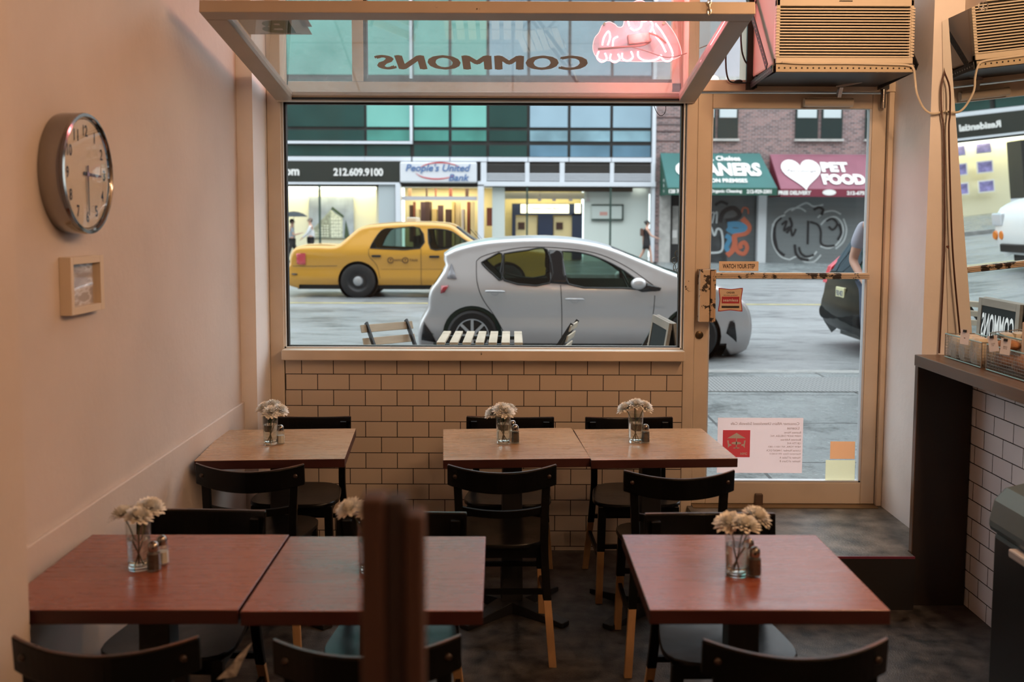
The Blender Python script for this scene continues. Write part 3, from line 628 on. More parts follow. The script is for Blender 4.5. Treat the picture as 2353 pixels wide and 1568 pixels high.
# wire baskets
def basket(x0, x1, y0, y1, z0, h, dz, name, label):
    o = thing(name, label, 'basket', ((x0+x1)/2,(y0+y1)/2,z0), 0, 'wire baskets on the counter'); cx_, cy_ = (x0+x1)/2,(y0+y1)/2
    X0,X1,Y0,Y1 = x0-cx_,x1-cx_,y0-cy_,y1-cy_
    rim = MB()
    for z, r_ in ((h, .0030), (.004, .0026)): rim.tube([(X0,Y0,z),(X1,Y0,z),(X1,Y1,z),(X0,Y1,z)], r_, 6, closed=True)
    for X_, Y_ in ((X0,Y0),(X1,Y0),(X1,Y1),(X0,Y1)): rim.tube([(X_,Y_,0.004),(X_,Y_,h)], .0024, 6)
    rim.build('rim_wire', steel, o)
    ms = MB(); st = .0125
    def line(a, b): ms.bar(a, b, .0014, .0014)
    n = int((Y1-Y0)/st)
    for X_ in (X0, X1):
        for k in range(1, n): line((X_,Y0+k*(Y1-Y0)/n,.004),(X_,Y0+k*(Y1-Y0)/n,h))
        for k in range(1, int(h/st)): line((X_,Y0,k*st+.004),(X_,Y1,k*st+.004))
    n = int((X1-X0)/st)
    for Y_ in (Y0, Y1):
        for k in range(1, n): line((X0+k*(X1-X0)/n,Y_,.004),(X0+k*(X1-X0)/n,Y_,h))
        for k in range(1, int(h/st)): line((X0,Y_,k*st+.004),(X1,Y_,k*st+.004))
    for k in range(1, int((Y1-Y0)/.02)): line((X0,Y0+k*.02,.004),(X1,Y0+k*.02,.004))
    ms.build('wire_mesh', steel, o); return o
basket(1.91,2.04,4.02,4.36,1.151,.105,0,'wire_basket','wire basket of pale wrapped packets on the counter, nearest the window')
basket(1.91,2.04,3.60,3.975,1.151,.105,0,'wire_basket','wire basket of brown bread on the counter, at the right edge of the view')
packet_m = plain('wrapped_packet', (.72,.66,.55), .6, var=.08, scale=20); card_m = plain('tag_card', (.72,.70,.74), .7)
pos = [(1.943,4.31,.095,.08),(2.003,4.30,.10,.03),(1.943,4.22,.10,.0),(2.003,4.21,.085,-.1),(1.945,4.12,.11,.12),(2.003,4.10,.095,.1)]
for k, (x, y, hh_, rr_) in enumerate(pos):
    m = MB(); prof = []
    for i in range(9):
        t_ = i/8; s_c = 1-.25*(abs(t_-.5)*2)**4; prof.append((s_c, t_*hh_))
    vs = []; fs = []
    for s_c, z in prof:
        for j in range(16):
            a = 2*PI*j/16; c_, sn = math.cos(a), math.sin(a); q = (abs(c_)**4+abs(sn)**4)**.25; vs.append((.028*s_c*c_/q*(1+.04*math.sin(5*a+z*60)), .036*s_c*sn/q, z))
    for i in range(8):
        for j in range(16): fs.append((i*16+j, i*16+(j+1)%16, (i+1)*16+(j+1)%16, (i+1)*16+j))
    fs.append(tuple(range(8*16, 9*16))); fs.append(tuple(range(16))[::-1]); m.add(vs, fs)
    po = m.build('wrapped_packet', packet_m, smooth=True); po.location = (x, y, 1.157); po.rotation_euler = (rad(4), 0, rr_)
    tag(po, ['pale wrapped packet at the window end of the wire basket, room side','pale wrapped packet at the window end of the wire basket, mirror side','pale wrapped packet in the middle of the wire basket, room side','pale wrapped packet in the middle of the wire basket, mirror side','pale wrapped packet at the near end of the wire basket, room side','pale wrapped packet at the near end of the wire basket, mirror side'][k], 'packet', 'packets in the wire basket')
bread = plain('bread_crust', (.30,.14,.06), .7, var=.5, scale=22, bump=.6, bscale=50)
for k, (x, y, z, s) in enumerate(((1.955,3.91,1.200,.045),(1.995,3.85,1.200,.042),(1.96,3.76,1.200,.05),(1.965,3.67,1.200,.05),(1.955,3.885,1.262,.048))):
    m = MB().ball((0,0,0), s, 16, 10, (.95,1.1,.72 if k < 4 else .5)); rr = random.Random(k)
    m.v = [tuple(c*(1+.05*math.sin(40*v[0]+k)+.05*math.sin(50*v[1])) for c in v) for v in m.v]
    bo = m.build('bread_roll', bread, smooth=True); bo.location = (x, y, z)
    tag(bo, ['brown roll at the window end of the bread basket, room side','brown roll at the window end of the bread basket, mirror side','brown roll in the middle of the bread basket','brown roll at the near end of the bread basket','flat crusty roll lying on top of the bread basket'][k], 'bread', 'rolls in the bread basket')
bagm = plain('paper_bag', (.62,.48,.36), .7)
m = MB(); n = 12; pts_ = [(.045*(-1)**(i)*(.82 if i % 2 else 1)*0+0, 0) for i in range(1)]
cor = []
for i in range(24):
    a = 2*PI*i/24; cor.append((.034*math.cos(a)*(1+.12*(i % 2)), .034*math.sin(a)*(1+.12*(i % 2))))
m.prism(cor, lambda a, b_, d: (a, b_, d), 0, .20); bo = m.build('paper_bag', bagm); bo.location = (2.0, 3.83, 1.257-.1+.0)
bo.location = (2.000, 3.800, 1.16); tag(bo, 'tall pleated paper bag standing in the bread basket', 'bag')
for k, (px, py, Y_, lab, ang) in enumerate(((2212,775,4.26,'white price tag clipped to the packet basket, nearer the window',3),(2277,790,4.07,'white price tag clipped over the gap between the two baskets',-12),(2305,797,3.965,'white price tag clipped to the bread basket',4))):
    q = atX(px, py, 1.878); t_ = thing('price_tag', lab, 'tag', (1.887, q[0], q[1]), 0, 'price tags on the baskets')
    Mx = Matrix.Rotation(rad(32), 4, 'Z') @ Matrix.Rotation(rad(ang), 4, 'X')
    MB().obox(Mx, .001, .040, .062).build('tag_card', card_m, t_)
    MB().obox(Mx @ Matrix.Translation((-.003,0,.026)), .006, .014, .010).build('binder_clip', black_plastic, t_)
    tm = MB(); letters(tm, ['-','CHIPS\n2.00','BREAD\nROLLS'][k], lambda a, b, c=0: Mx @ Vector((-.001, -a, b-.004)), .006 if k == 0 else .016, .003 if k == 0 else .011); tm.build('tag_text', ink, t_, recalc=False)
# bin
o = thing('trash_bin', 'black bin with a rounded grey lid at the right edge of the room', 'bin', (1.90, 3.28, 0))
MB().box(-.2,.16,-.3,.16,0,.66).build('bin_body', black_plastic, o, bevel=.02)
lp = [(-.215,.66),(-.215,.70),(-.20,.77),(-.16,.815),(-.08,.835),(.04,.84),(.165,.84),(.165,.66)]
MB().prism(lp, lambda a,b,d: (a,d,b), -.315, .175).build('bin_lid', plain('bin_lid_grey', (.10,.13,.14), .35), o, bevel=.02)
MB().box(-.235,-.2,-.16,-.02,.625,.655).build('lid_handle', plain('handle_grey', (.45,.4,.38), .4), o, bevel=.006)
tag(MB().tube(smooth_path([Vector(v) for v in ((2.064,3.86,.98),(2.062,3.86,.95),(2.05,3.84,.90),(2.06,3.80,.80),(2.055,3.76,.72))]), .003, 6).ball((2.06,3.86,.985),.01).build('hanging_wire', cord_black, smooth=True), 'thin black cord hanging on the white tiles under the counter', 'cord')
# ================================================================== TABLES
def table(name_label, cx, cy, w, d, rz, top_mat, group):
    o = thing('cafe_table', name_label, 'table', (cx, cy, 0), rz, group)
    m = MB(); m.mi = 0; m.add([(-w/2,-d/2,.76),(w/2,-d/2,.76),(w/2,d/2,.76),(-w/2,d/2,.76)], [(0,1,2,3)])
    m.mi = 1; z0 = .722
    m.add([(-w/2,-d/2,z0),(w/2,-d/2,z0),(w/2,d/2,z0),(-w/2,d/2,z0),(-w/2,-d/2,.76),(w/2,-d/2,.76),(w/2,d/2,.76),(-w/2,d/2,.76)], [(0,3,2,1),(0,1,5,4),(1,2,6,5),(2,3,7,6),(3,0,4,7)])
    m.build('tabletop', [top_mat, table_edge], o, merge=.0001, bevel=.0025)
    MB().box(-.19,.19,-.19,.19,.708,.7215).build('mounting_plate', iron_black, o)
    MB().prism([(-.048,.05),(.048,.05),(.042,.708),(-.042,.708)], lambda a,b,dd: (a,dd*(1 if b < .5 else .9),b), -.045, .045).build('column', iron_black, o, bevel=.004)
    b = MB()
    for k in range(4):
        a = k*PI/2+PI/4; ux, uy = math.cos(a), math.sin(a)
        vs = []
        for r_, hw, zt in ((.02,.045,.055),(.16,.035,.04),(.31,.026,.022)):
            for s in (-1, 1): vs += [(ux*r_-uy*hw*s, uy*r_+ux*hw*s, 0.001), (ux*r_-uy*hw*s, uy*r_+ux*hw*s, zt)]
        fs = []
        for i in range(2):
            q = i*4; fs += [(q,q+4,q+6,q+2),(q+1,q+3,q+7,q+5),(q,q+1,q+5,q+4),(q+2,q+6,q+7,q+3)]
        fs += [(8,9,11,10),(0,2,3,1)]; b.add(vs, fs)
    b.build('base', iron_black, o, bevel=.003)
    return o
GB_ = 'square tables along the window'; GF_ = 'square tables in the near row'
table('square wooden table in the back left corner, touching the left wall', -1.018, 4.335, .61, .61, rad(4.5), table_red_sheen, GB_)
table('square wooden table under the middle of the window, left of the joined pair', 0.002, 4.365, .612, .615, rad(4), table_red_sheen, GB_)
table('square wooden table nearest the door, right of the joined pair', .618, 4.370, .615, .61, rad(3.5), table_red_sheen, GB_)
table('square reddish table against the left wall in the near row', -1.000, 2.745, .615, .61, rad(.6), table_red, GF_)
table('square reddish table behind the blurred post, joined to the one at the left wall', -.380, 2.738, .61, .60, rad(.8), table_red, GF_)
table('square reddish table standing alone at the right of the near row', .656, 2.760, .612, .612, rad(.3), table_red, GF_)

# ================================================================== CHAIRS
def arc_board(x0, x1, zf0, zf1, yf, t, n=18, m=None):
    """curved board: x in [x0,x1], bottom zf0(x), top zf1(x), depth yf(x,z)"""
    m = m or MB(); vs = []; 
    for i in range(n+1):
        x = x0+(x1-x0)*i/n; a, b = zf0(x), zf1(x)
        vs += [(x,yf(x,a),a),(x,yf(x,b),b),(x,yf(x,b)+t,b),(x,yf(x,a)+t,a)]
    fs = []
    for i in range(n):
        for k in range(4): fs.append((i*4+k,i*4+(k+1)%4,(i+1)*4+(k+1)%4,(i+1)*4+k))
    fs += [(0,1,2,3),(n*4+3,n*4+2,n*4+1,n*4)]
    return m.add(vs, fs)
def chair_proto(label, group):
    o = thing('cafe_chair', label, 'chair', (0,0,0), 0, group)
    out = []                                        # seat outline (front towards +y)
    for i in range(40):
        a = 2*PI*i/40; c, s = math.cos(a), math.sin(a)
        q = (abs(c)**3.6+abs(s)**3.6)**(-1/3.6); y = .20*s*q
        out.append(((.195+.022*(y/.2))*c*q, y+.005))
    m = MB(); rings = [(1.0,.447),(1.0,.459),(.985,.463),(.8,.460),(.5,.455),(.02,.453)]
    vs = [(x*k, y*k, z) for k, z in rings for x, y in out]; fs = []
    for i in range(len(rings)-1):
        for j in range(40): fs.append((i*40+j, i*40+(j+1)%40, (i+1)*40+(j+1)%40, (i+1)*40+j))
    fs.append(tuple(range(40))[::-1]); fs.append(tuple((len(rings)-1)*40+j for j in range(40))); m.add(vs, fs)
    m.build('seat', chair_black, o, smooth=True)
    # aprons
    ap = MB(); ap.bar((-.165,.165,.425),(.165,.165,.425),.02,.044).bar((-.150,-.165,.425),(.150,-.165,.425),.02,.044).bar((-.165,.165,.425),(-.150,-.165,.425),.02,.044).bar((.165,.165,.425),(.150,-.165,.425),.02,.044)
    ap.build('seat_frame', chair_black, o)
    # crest rail
    cy = lambda x, z: -.266+1.50*x*x-.10*(z-.70)
    cr = arc_board(-.215, .215, lambda x: .685+.020*(x/.215)**2, lambda x: .770+.0185*(x/.215)**2, cy, .016, 22)
    cr.build('crest_rail', chair_black, o, bevel=.004)
    arc_board(-.212, .212, lambda x: .769+.0185*(x/.215)**2, lambda x: .7715+.0185*(x/.215)**2, lambda x, z: cy(x,z)+.003, .010, 22).build('worn_top_edge', chair_edge, o)
    arc_board(-.160, .160, lambda x: .580+.4*x*x, lambda x: .612+.4*x*x, lambda x, z: -.236+1.2*x*x-.08*(z-.6), .014, 16).build('back_rail', chair_black, o, bevel=.003)
    for s in (-1, 1):                                # back posts (bent), black above and bare below
        pts = [(.200,-.275,.0),(.186,-.245,.18),(.176,-.222,.30),(.168,-.205,.44),(.168,-.205,.55),(.172,-.200,.66),(.178,-.196,.765)]
        P_ = smooth_path([Vector((s*x,y,z)) for x,y,z in pts], 5)
        def sweep(mb, path, w, d):
            vs = []
            for p in path: vs += [(p.x-w/2,p.y-d/2,p.z),(p.x+w/2,p.y-d/2,p.z),(p.x+w/2,p.y+d/2,p.z),(p.x-w/2,p.y+d/2,p.z)]
            fs = [(0,3,2,1),tuple((len(path)-1)*4+k for k in range(4))]
            for i in range(len(path)-1):
                for k in range(4): fs.append((i*4+k,i*4+(k+1)%4,(i+1)*4+(k+1)%4,(i+1)*4+k))
            return mb.add(vs, fs)
        lo = [p for p in P_ if p.z <= .245]; hi = [p for p in P_ if p.z >= .235]
        lo.append(Vector(hi[0])); 
        leg = sweep(MB(), hi, .032, .024).build('leg', chair_black, o, bevel=.003)
        ft = sweep(MB(), lo, .030, .022).build('bare_foot', raw_wood, leg, bevel=.002); ft['label'] = 'bare unpainted wood at the foot of the leg'
        # front legs
        fp = [Vector((s*.166,.160,.447)),Vector((s*.172,.170,.24))]; fl = [Vector((s*.172,.170,.24)),Vector((s*.180,.182,0))]
        leg = MB(); leg.mi = 0; sweep(leg, fp, .036, .030); l_ = leg.build('leg', chair_black, o, bevel=.003)
        ft = sweep(MB(), fl, .031, .026).build('bare_foot', raw_wood, l_, bevel=.002); ft['label'] = 'bare unpainted wood at the foot of the leg'
        # bolts on the crest
        xb_ = s*.184; MB().ball((xb_, cy(xb_,.74)-.002,.745), .009, 10, 6, (1,.6,1)).build('bolt', plain('chair_bolt', (.03,.015,.01), .3) if 'chair_bolt' not in MATS else MATS['chair_bolt'], o, smooth=True)
        MB().bar((s*.174,.168,.20),(s*.184,-.243,.20),.016,.02).build('stretcher', chair_black, o)
    MB().bar((-.172,.166,.26),(.172,.166,.26),.016,.02).build('stretcher', chair_black, o)
    MB().bar((-.178,-.226,.285),(.178,-.226,.285),.016,.02).build('stretcher', chair_black, o)
    return o
GC1 = 'black chairs with their backs to the window wall'; GC2 = 'black chairs facing the window'
CH = [  # crest centre x, crest depth, rotation deg, label, group
 (-1.000,4.86,180,'black wooden chair tucked behind the back left corner table, back to the tiles',GC1),
 (-1.03,3.80,-1,'black wooden chair in front of the back left corner table, facing the window',GC2),
 (-.005,4.87,178,'black wooden chair behind the middle window table, back to the tiles',GC1),
 (-.036,3.80,1,'black wooden chair in front of the middle window table, facing the window',GC2),
 (.574,4.87,181,'black wooden chair behind the window table nearest the door, back to the tiles',GC1),
 (.648,3.72,1.5,'black wooden chair in front of the window table nearest the door, slightly turned',GC2),
 (-1.02,3.27,178,'black wooden chair behind the near row table at the left wall, facing the room',GC1),
 (-.360,3.25,180,'black wooden chair behind the near row table that the blurred post hides',GC1),
 (.650,3.25,181,'black wooden chair behind the lone red table at the right',GC1),
 (-.93,2.165,0,'black wooden chair nearest the bottom left corner, in front of the left wall table',GC2),
 (-.325,2.165,4,'worn black chair in front of the table behind the blurred post',GC2),
 (.655,2.165,1.5,'black chair with tan worn top edge in front of the lone red table',GC2)]
proto = None
for x, y, a, lab, grp in CH:
    if proto is None: proto = c = chair_proto(lab, grp)
    else: c = copy_tree(proto); c['label'] = lab; c['group'] = grp
    th = rad(a); dx, dy = math.sin(th)*-.25, math.cos(th)*.25      # crest sits .25 behind the seat centre
    c.location = (x+dx, y+dy, 0); c.rotation_euler = (0,0,th)

# ================================================================== FLOWERS, VASES, SHAKERS
def bloom_mesh(seed, n=130, R_=.040):
    rr = random.Random(seed); m = MB()
    for i in range(n):
        f = i/n; el = rad(86-98*f**.8); az = i*2.39996+rr.uniform(-.15,.15); L = R_*(.62+.42*f)*rr.uniform(.88,1.08); w = .0036+.0024*f
        d = Vector((math.cos(el)*math.cos(az), math.cos(el)*math.sin(az), math.sin(el))); side = Vector((-math.sin(az), math.cos(az), 0)); upn = side.cross(d)*-1
        base = d*.004
        p1 = base+d*L*.5+upn*.0035; p2 = base+d*L*.85+upn*.005; p3 = base+d*L+upn*(.002+.004*rr.random())
        m.add([base-side*w*.3, base+side*w*.3, p1-side*w, p1+side*w, p2-side*w*.95, p2+side*w*.95, p3], [(0,1,3,2),(2,3,5,4),(4,5,6)])
    return m
BLO = []
def flower(name_label, base, head, tilt, seed, group, scale=1.0):
    """base: foot of the stem; head: centre of the bloom"""
    o = thing('chrysanthemum', name_label, 'flower', base, 0, group)
    base = Vector(base); h = Vector(head)-base
    mid = h*.5+Vector((0,0,.01))
    MB().tube(smooth_path([Vector((0,0,0)), mid*.6, mid*1.3, h], 4), .0016, 6).build('stem', stem_green, o, smooth=True)
    b = bloom_mesh(seed).build('bloom', petal_white, o, recalc=False); b.location = h; b.rotation_euler = tilt; b.scale = (scale,)*3
    e = MB().ball((0,0,.006), .007, 8, 6, (1,1,.7)).build('flower_centre', flower_eye, b); 
    return o
def vase(px, py, label, tname, blooms, seed, big=1.0):
    x, y = atZ(px, py, .7605)
    o = thing('glass_vase', label, 'vase', (x, y, .7603), 0, 'glass vases on the tables')
    hh = .136
    MB().lathe([(0,0),(.029,0),(.0305,.003),(.0345,hh),(.0335,hh+.001),(.0325,hh),(.0288,.016),(.024,.012),(0,.011)], 28).build('glass_body', glass_vase, o, smooth=True)
    MB().lathe([(0,.0005),(.028,.0005),(.0295,.004),(.027,.011),(0,.0115)], 28).build('glass_base', glass_base, o, smooth=True)
    MB().lathe([(0,.0125),(.0235,.0128),(.0284,.0165),(.0310,.088),(0,.088)], 28).build('water', water_mat, o, smooth=True)
    rr = random.Random(seed)
    for k, (bx, by, dy) in enumerate(blooms):
        hd = atY(bx, by, y+dy); a = rr.uniform(0, 2*PI)
        hv = Vector((hd[0], y+dy, hd[1])); off = hv-Vector((x,y,.9))
        tx, tz = off.x, off.y; tilt = (rad(rr.uniform(-18,10))-off.y*6, off.x*9, rr.uniform(0,6))
        tilt = (max(-.6,min(.6,tilt[0]))+.12, max(-1.0,min(1.0,tilt[1])), 0)
        flower(f'{["leftmost","second from left","middle","second from right","rightmost","front"][k] if len(blooms) > 3 else ["left","middle","right"][k] if len(blooms) == 3 else ["left","right"][k]} white chrysanthemum in the vase on the {tname}', (x-off.x*.25, y-off.y*.25, .7605+.014), hv, tilt, seed*7+k, 'white chrysanthemums in the vases', big)
    return x, y
def shaker(px, py, kind, label, hide=None):
    x, y = atZ(px, py, .7605) if hide is None else hide
    o = thing(kind+'_shaker', label, 'shaker', (x, y, .7603), 0, 'salt and pepper shakers on the tables')
    n = 8; M8 = Matrix.Rotation(PI/8, 4, 'Z')
    MB().lathe([(0,0),(.0185,0),(.020,.003),(.0185,.052),(.0135,.060),(.0135,.066),(.0125,.066),(.0125,.059),(.0172,.050),(.0182,.006),(0,.005)], n, M8).build('glass_body', glass_vase, o)
    top = .050 if kind == 'pepper' else .038
    MB().lathe([(0,.0055),(.0178,.0062),(.0170,top),(0,top)], n, M8).build('contents', pepper_mat if kind == 'pepper' else salt_mat, o)
    MB().lathe([(.0148,.058),(.0152,.070),(.0140,.078),(.008,.084),(0,.0855)], 16).build('metal_cap', chrome, o, smooth=True)
    return o
vase(622, 1021, 'glass tumbler of white flowers on the back left corner table', 'back left corner table', [(609,940,-.01),(628,934,.02),(642,945,-.01),(622,950,-.04)], 1)
vase(1157, 1019, 'glass tumbler of white flowers on the middle window table', 'middle window table', [(1134,951,0),(1152,942,-.03),(1169,943,.01),(1163,950,-.045)], 2)
vase(1460, 1017, 'glass tumbler of white flowers on the table nearest the door', 'table nearest the door', [(1438,940,0),(1461,932,-.01),(1480,937,0)], 3)
vase(320, 1307, 'glass tumbler of drooping white flowers on the left wall table in the near row', 'near left wall table', [(284,1187,.0),(318,1192,-.03),(345,1170,.02)], 4, 1.05)
vase(850, 1312, 'glass tumbler of white flowers almost hidden behind the blurred post', 'table behind the blurred post', [(806,1172,0),(850,1180,.0)], 5, 1.05)
vase(1692, 1322, 'glass tumbler of white flowers on the lone red table at the right', 'lone red table', [(1676,1205,.0),(1712,1212,-.035),(1738,1192,.02)], 6, 1.08)
shaker(645, 1020, 'salt', 'half full salt shaker beside the vase on the back left corner table')
shaker(1184, 1019, 'pepper', 'pepper shaker beside the vase on the middle window table')
x_, y_ = atZ(1178, 1012, .7605); shaker(0, 0, 'salt', 'salt shaker half hidden behind the pepper on the middle window table', (x_, y_+.03))
shaker(1483, 1018, 'pepper', 'full pepper shaker beside the vase on the table nearest the door')
shaker(354, 1312, 'pepper', 'pepper shaker in front of the salt on the left wall table in the near row')
shaker(373, 1297, 'salt', 'salt shaker behind the pepper on the left wall table in the near row')
shaker(1733, 1325, 'pepper', 'pepper shaker in front, beside the vase on the lone red table')
shaker(1719, 1304, 'salt', 'salt shaker mostly hidden behind the pepper on the lone red table')

# ================================================================== FOREGROUND POST
def fpt(px, py, Y): q = atY(px, py, Y); return q
pw = wood('near_post_wood', (.035,.014,.010), (.06,.024,.015), 'Z', .6, 5); pwd = plain('near_post_dark', (.018,.008,.007), .6)
o = thing('wooden_post', 'tall dark reddish wooden post out of focus in the foreground', 'post', (fpt(893,1300,1.05)[0], 1.05, 0))
hz = fpt(893, 1142, 1.05)[1]; hz2 = fpt(893, 1180, 1.05)[1]
xa_ = fpt(830,1300,1.05)[0]-o.location.x; xb_ = fpt(957,1300,1.05)[0]-o.location.x
MB().box(xa_,xa_+.026,-.01,.03,0,hz).build('left_stile', pw, o, bevel=.004)
MB().box(xa_+.0262,xb_-.012,-.004,.036,0,hz-.004).build('core_panel', pwd, o, bevel=.003)
MB().box(xb_-.0118,xb_+.008,-.01,.03,0,hz2).build('right_stile', pw, o, bevel=.004)
# newspaper poking out under the left table
q = atY(560, 1500, 2.33)
m = MB(); a_ = [Vector((atY(*p, 2.36)[0], 2.36, atY(*p, 2.36)[1])) for p in ((577,1478),(545,1510),(530,1530),(497,1562),(540,1556),(552,1528))]
m.add([(p.x, p.y, p.z) for p in a_]+[(p.x, p.y+.012, p.z-.004) for p in a_], [tuple(range(6)), tuple(range(6,12))[::-1]]+[(i,(i+1)%6,6+(i+1)%6,6+i) for i in range(6)])
tag(m.build('newspaper', plain('newsprint', (.36,.33,.30), .8, var=.6, scale=60)), 'folded newspaper lying on the seat below the left wall table', 'newspaper')
# ================================================================== STREET
SW, RD = .215, .09
def strip(x0, x1, rows):
    m = MB(); n = 40; vs = []; fs = []
    for y, z in rows:
        for i in range(n+1): vs.append((x0+(x1-x0)*i/n, y, z))
    for j in range(len(rows)-1):
        for i in range(n): fs.append((j*(n+1)+i, j*(n+1)+i+1, (j+1)*(n+1)+i+1, (j+1)*(n+1)+i))
    return m.add(vs, fs)
KY = 10.25; FK = 29.0; BY = 38.0
rows = [(KY, RD)]+[(KY+(FK-KY)*i/24, RD+.13*math.sin(PI*i/24)) for i in range(1, 24)]+[(FK, RD)]
def st(o): o['kind'] = 'structure'; return o
st(strip(-40, 40, rows).build('street', asphalt, smooth=True, recalc=False))
st(MB().box(-40,40,5.22,KY-.18,-.1,SW).build('sidewalk', sidewalk_mat))
st(MB().box(-40,40,KY-.178,KY,-.1,SW+.004).build('kerb', kerb_mat, bevel=.01))
st(MB().box(-40,40,FK+.18,BY+6,-.1,SW).build('sidewalk', sidewalk_mat))
st(MB().box(-40,40,FK,FK+.178,-.1,SW+.004).build('kerb', kerb_mat, bevel=.01))
grate = bricks('sidewalk_grate', (.05,.055,.06), (.05,.055,.06), (.20,.21,.21), .035, .10, .010, 'XY', rough=.5, offset=0)
tag(MB().box(1.75,6.5,8.9,9.75,SW+.0005,SW+.006).build('pavement_grate', grate), 'dark metal grate set along the pavement edge outside the door', 'grate')
tag(MB().box(-6,14,18.4,18.55,RD+.131,RD+.1335).build('lane_line', plain('faded_yellow', (.42,.36,.14), .6, var=.3, scale=4)), 'faded yellow line along the middle of the street', 'road marking')
def patch(name, label, pts, Y, mat, z): 
    m = MB(); m.prism(pts, lambda a,b,d: (a,b,d), z, z+.003); return tag(m.build(name, mat), label, 'road marking')

# ================================================================== FAR BUILDINGS
def bx_(px, Y=BY): return atY(px, 300, Y)[0]
def bz_(py, Y=BY): return atY(1176, py, Y)[1]
dark_green = plain('spandrel_glass', (.018,.055,.05), .18, var=.2, scale=.6)
teal = plain('teal_blind_glass', (.17,.43,.38), .25, var=.12, scale=.5)
teal_dk = plain('teal_lower_glass', (.07,.25,.21), .25, var=.3, scale=.8)
blue_gl = plain('blue_blind_glass', (.28,.40,.48), .25, var=.12, scale=.5)
blue_dk = plain('blue_lower_glass', (.10,.19,.26), .25, var=.2, scale=.8)
mull = plain('mullion_dark', (.02,.022,.022), .4)
GBL = thing('office_building', 'modern office building across the street with green and blue glass and white bands', 'building', (-6, BY, 0)); ox = -6
def gb(name, mat, x0, x1, y0, y1, z0, z1, par=None, bevel=0): return MB().box(x0-ox,x1-ox,y0-BY,y1-BY,z0,z1).build(name, mat, par or GBL, bevel=bevel)
XL, XR = -34.0, bx_(1508)
zt, zb_, z363 = 22.0, bz_(418), bz_(366)
gb('wall', mull, XL, XR, BY+.3, BY+.6, bz_(430), zt)
cols = [(655,838),(838,944),(947,1033),(1034,1120),(1121,1214),(1215,1308),(1309,1406),(1407,1500)]
xs = [(bx_(a), bx_(b)) for a, b in cols]
# repeat bays to the left of the view
xl = xs[0][0]
while xl > -32: xs.insert(0, (xl-2.9, xl-.06)); xl -= 2.96
NR = [(bz_(293), bz_(180), 'u'), (bz_(325), bz_(297), 'm'), (bz_(361), bz_(331), 'l')]
row_up = [(bz_(180)+.15+3.1*k, bz_(180)+3.1*k+2.9) for k in range(4)]
for i, (a, b) in enumerate(xs):
    c = (a+b)/2*60.2+1176
    if c < 838 or 1121 < c < 1214: mm = (dark_green, dark_green, dark_green)
    elif c < 1121: mm = (teal, teal_dk, dark_green)
    else: mm = (blue_gl, blue_dk if 0 else plain('blue_mid_glass', (.22,.36,.42), .25, var=.3, scale=.9) if 'blue_mid_glass' not in MATS else MATS['blue_mid_glass'], blue_dk)
    for (z0, z1, k), m_ in zip(NR, mm): gb('window', m_, a+.05, b-.05, BY+.22, BY+.32, z0+.03, z1-.03)
    for z0, z1 in row_up: gb('window', (teal if c < 1135 else blue_gl), a+.05, b-.05, BY+.22, BY+.32, z0, z1)
    if c > 640: gb('transom_strip', alu_white, a, b-.01, BY+.08, BY+.3, bz_(371), bz_(361))
gb('transom_strip', alu_white, XL, bx_(655), BY+.08, BY+.3, bz_(371), bz_(361))
gb('white_band', alu_white, XL, bx_(947), BY+.1, BY+.3, bz_(331), bz_(325)); gb('white_mullion', alu_white, bx_(941), bx_(947), BY+.1, BY+.31, bz_(326), zt-4)
gb('white_mullion', alu_white, bx_(1500), XR, BY+.05, BY+.5, 0.215, bz_(230)+9)
gb('sign_fascia', plain('fascia_dark', (.02,.026,.022), .35), XL, bx_(918), BY-.02, BY+.3, bz_(420), bz_(371.5))
gb('white_band', alu_white, XL, bx_(918), BY-.02, BY+.3, bz_(425), bz_(420.3))
lm = MB(); letters(lm, '212.609.9100', lambda a,b,c=0: (bx_(823)+a-ox, -.05-c, bz_(397)+b), bx_(880)-bx_(766), .30, bold=.03, extrude=.02); lm.build('lettering', paper_white, GBL, recalc=False)
lm = MB(); letters(lm, '.com', lambda a,b,c=0: (bx_(662)+a-ox, -.05-c, bz_(398)+b), .82, .24, bold=.03, extrude=.02); lm.build('lettering', paper_white, GBL, recalc=False)
lm = MB(); letters(lm, 'Residential Rentals', lambda a,b,c=0: (-13.25+a-ox, -.05-c, bz_(397)+b), 2.75, .26, bold=.03, extrude=.02); lm.build('lettering', paper_white, GBL, recalc=False)
# bank sign
gb('bank_sign', plain('sign_white', (.62,.64,.68), .35), bx_(919), bx_(1096), BY-.12, BY+.25, bz_(421), bz_(373), bevel=.06)
lm = MB(); letters(lm, "People's United", lambda a,b,c=0: (bx_(1007)+a-ox, -.14-c, bz_(389)+b), bx_(1082)-bx_(933), .36, bold=.015, shear=.25, extrude=.005)
letters(lm, 'Bank', lambda a,b,c=0: (bx_(1055)+a-ox, -.14-c, bz_(409)+b), bx_(1078)-bx_(1031), .26, bold=.015, shear=.25, extrude=.005); lm.build('lettering', plain('sign_blue', (.07,.16,.36), .4), GBL, recalc=False)
sw = MB()
for a0_, a1_, cxp, czp in ((20,165,1012,393),(195,330,1003,394)):
    pts = [(bx_(cxp)+.80*math.cos(rad(a0_+(a1_-a0_)*i/14)), bz_(czp)+.30*math.sin(rad(a0_+(a1_-a0_)*i/14))) for i in range(15)]
    for i in range(14):
        w_ = .035*math.sin(PI*(i+.5)/14)+.008; sw.bar((pts[i][0]-ox,-.137,pts[i][1]),(pts[i+1][0]-ox,-.137,pts[i+1][1]),.01,w_)
sw.build('sign_swoosh', plain('sign_red', (.55,.03,.04), .4), GBL)
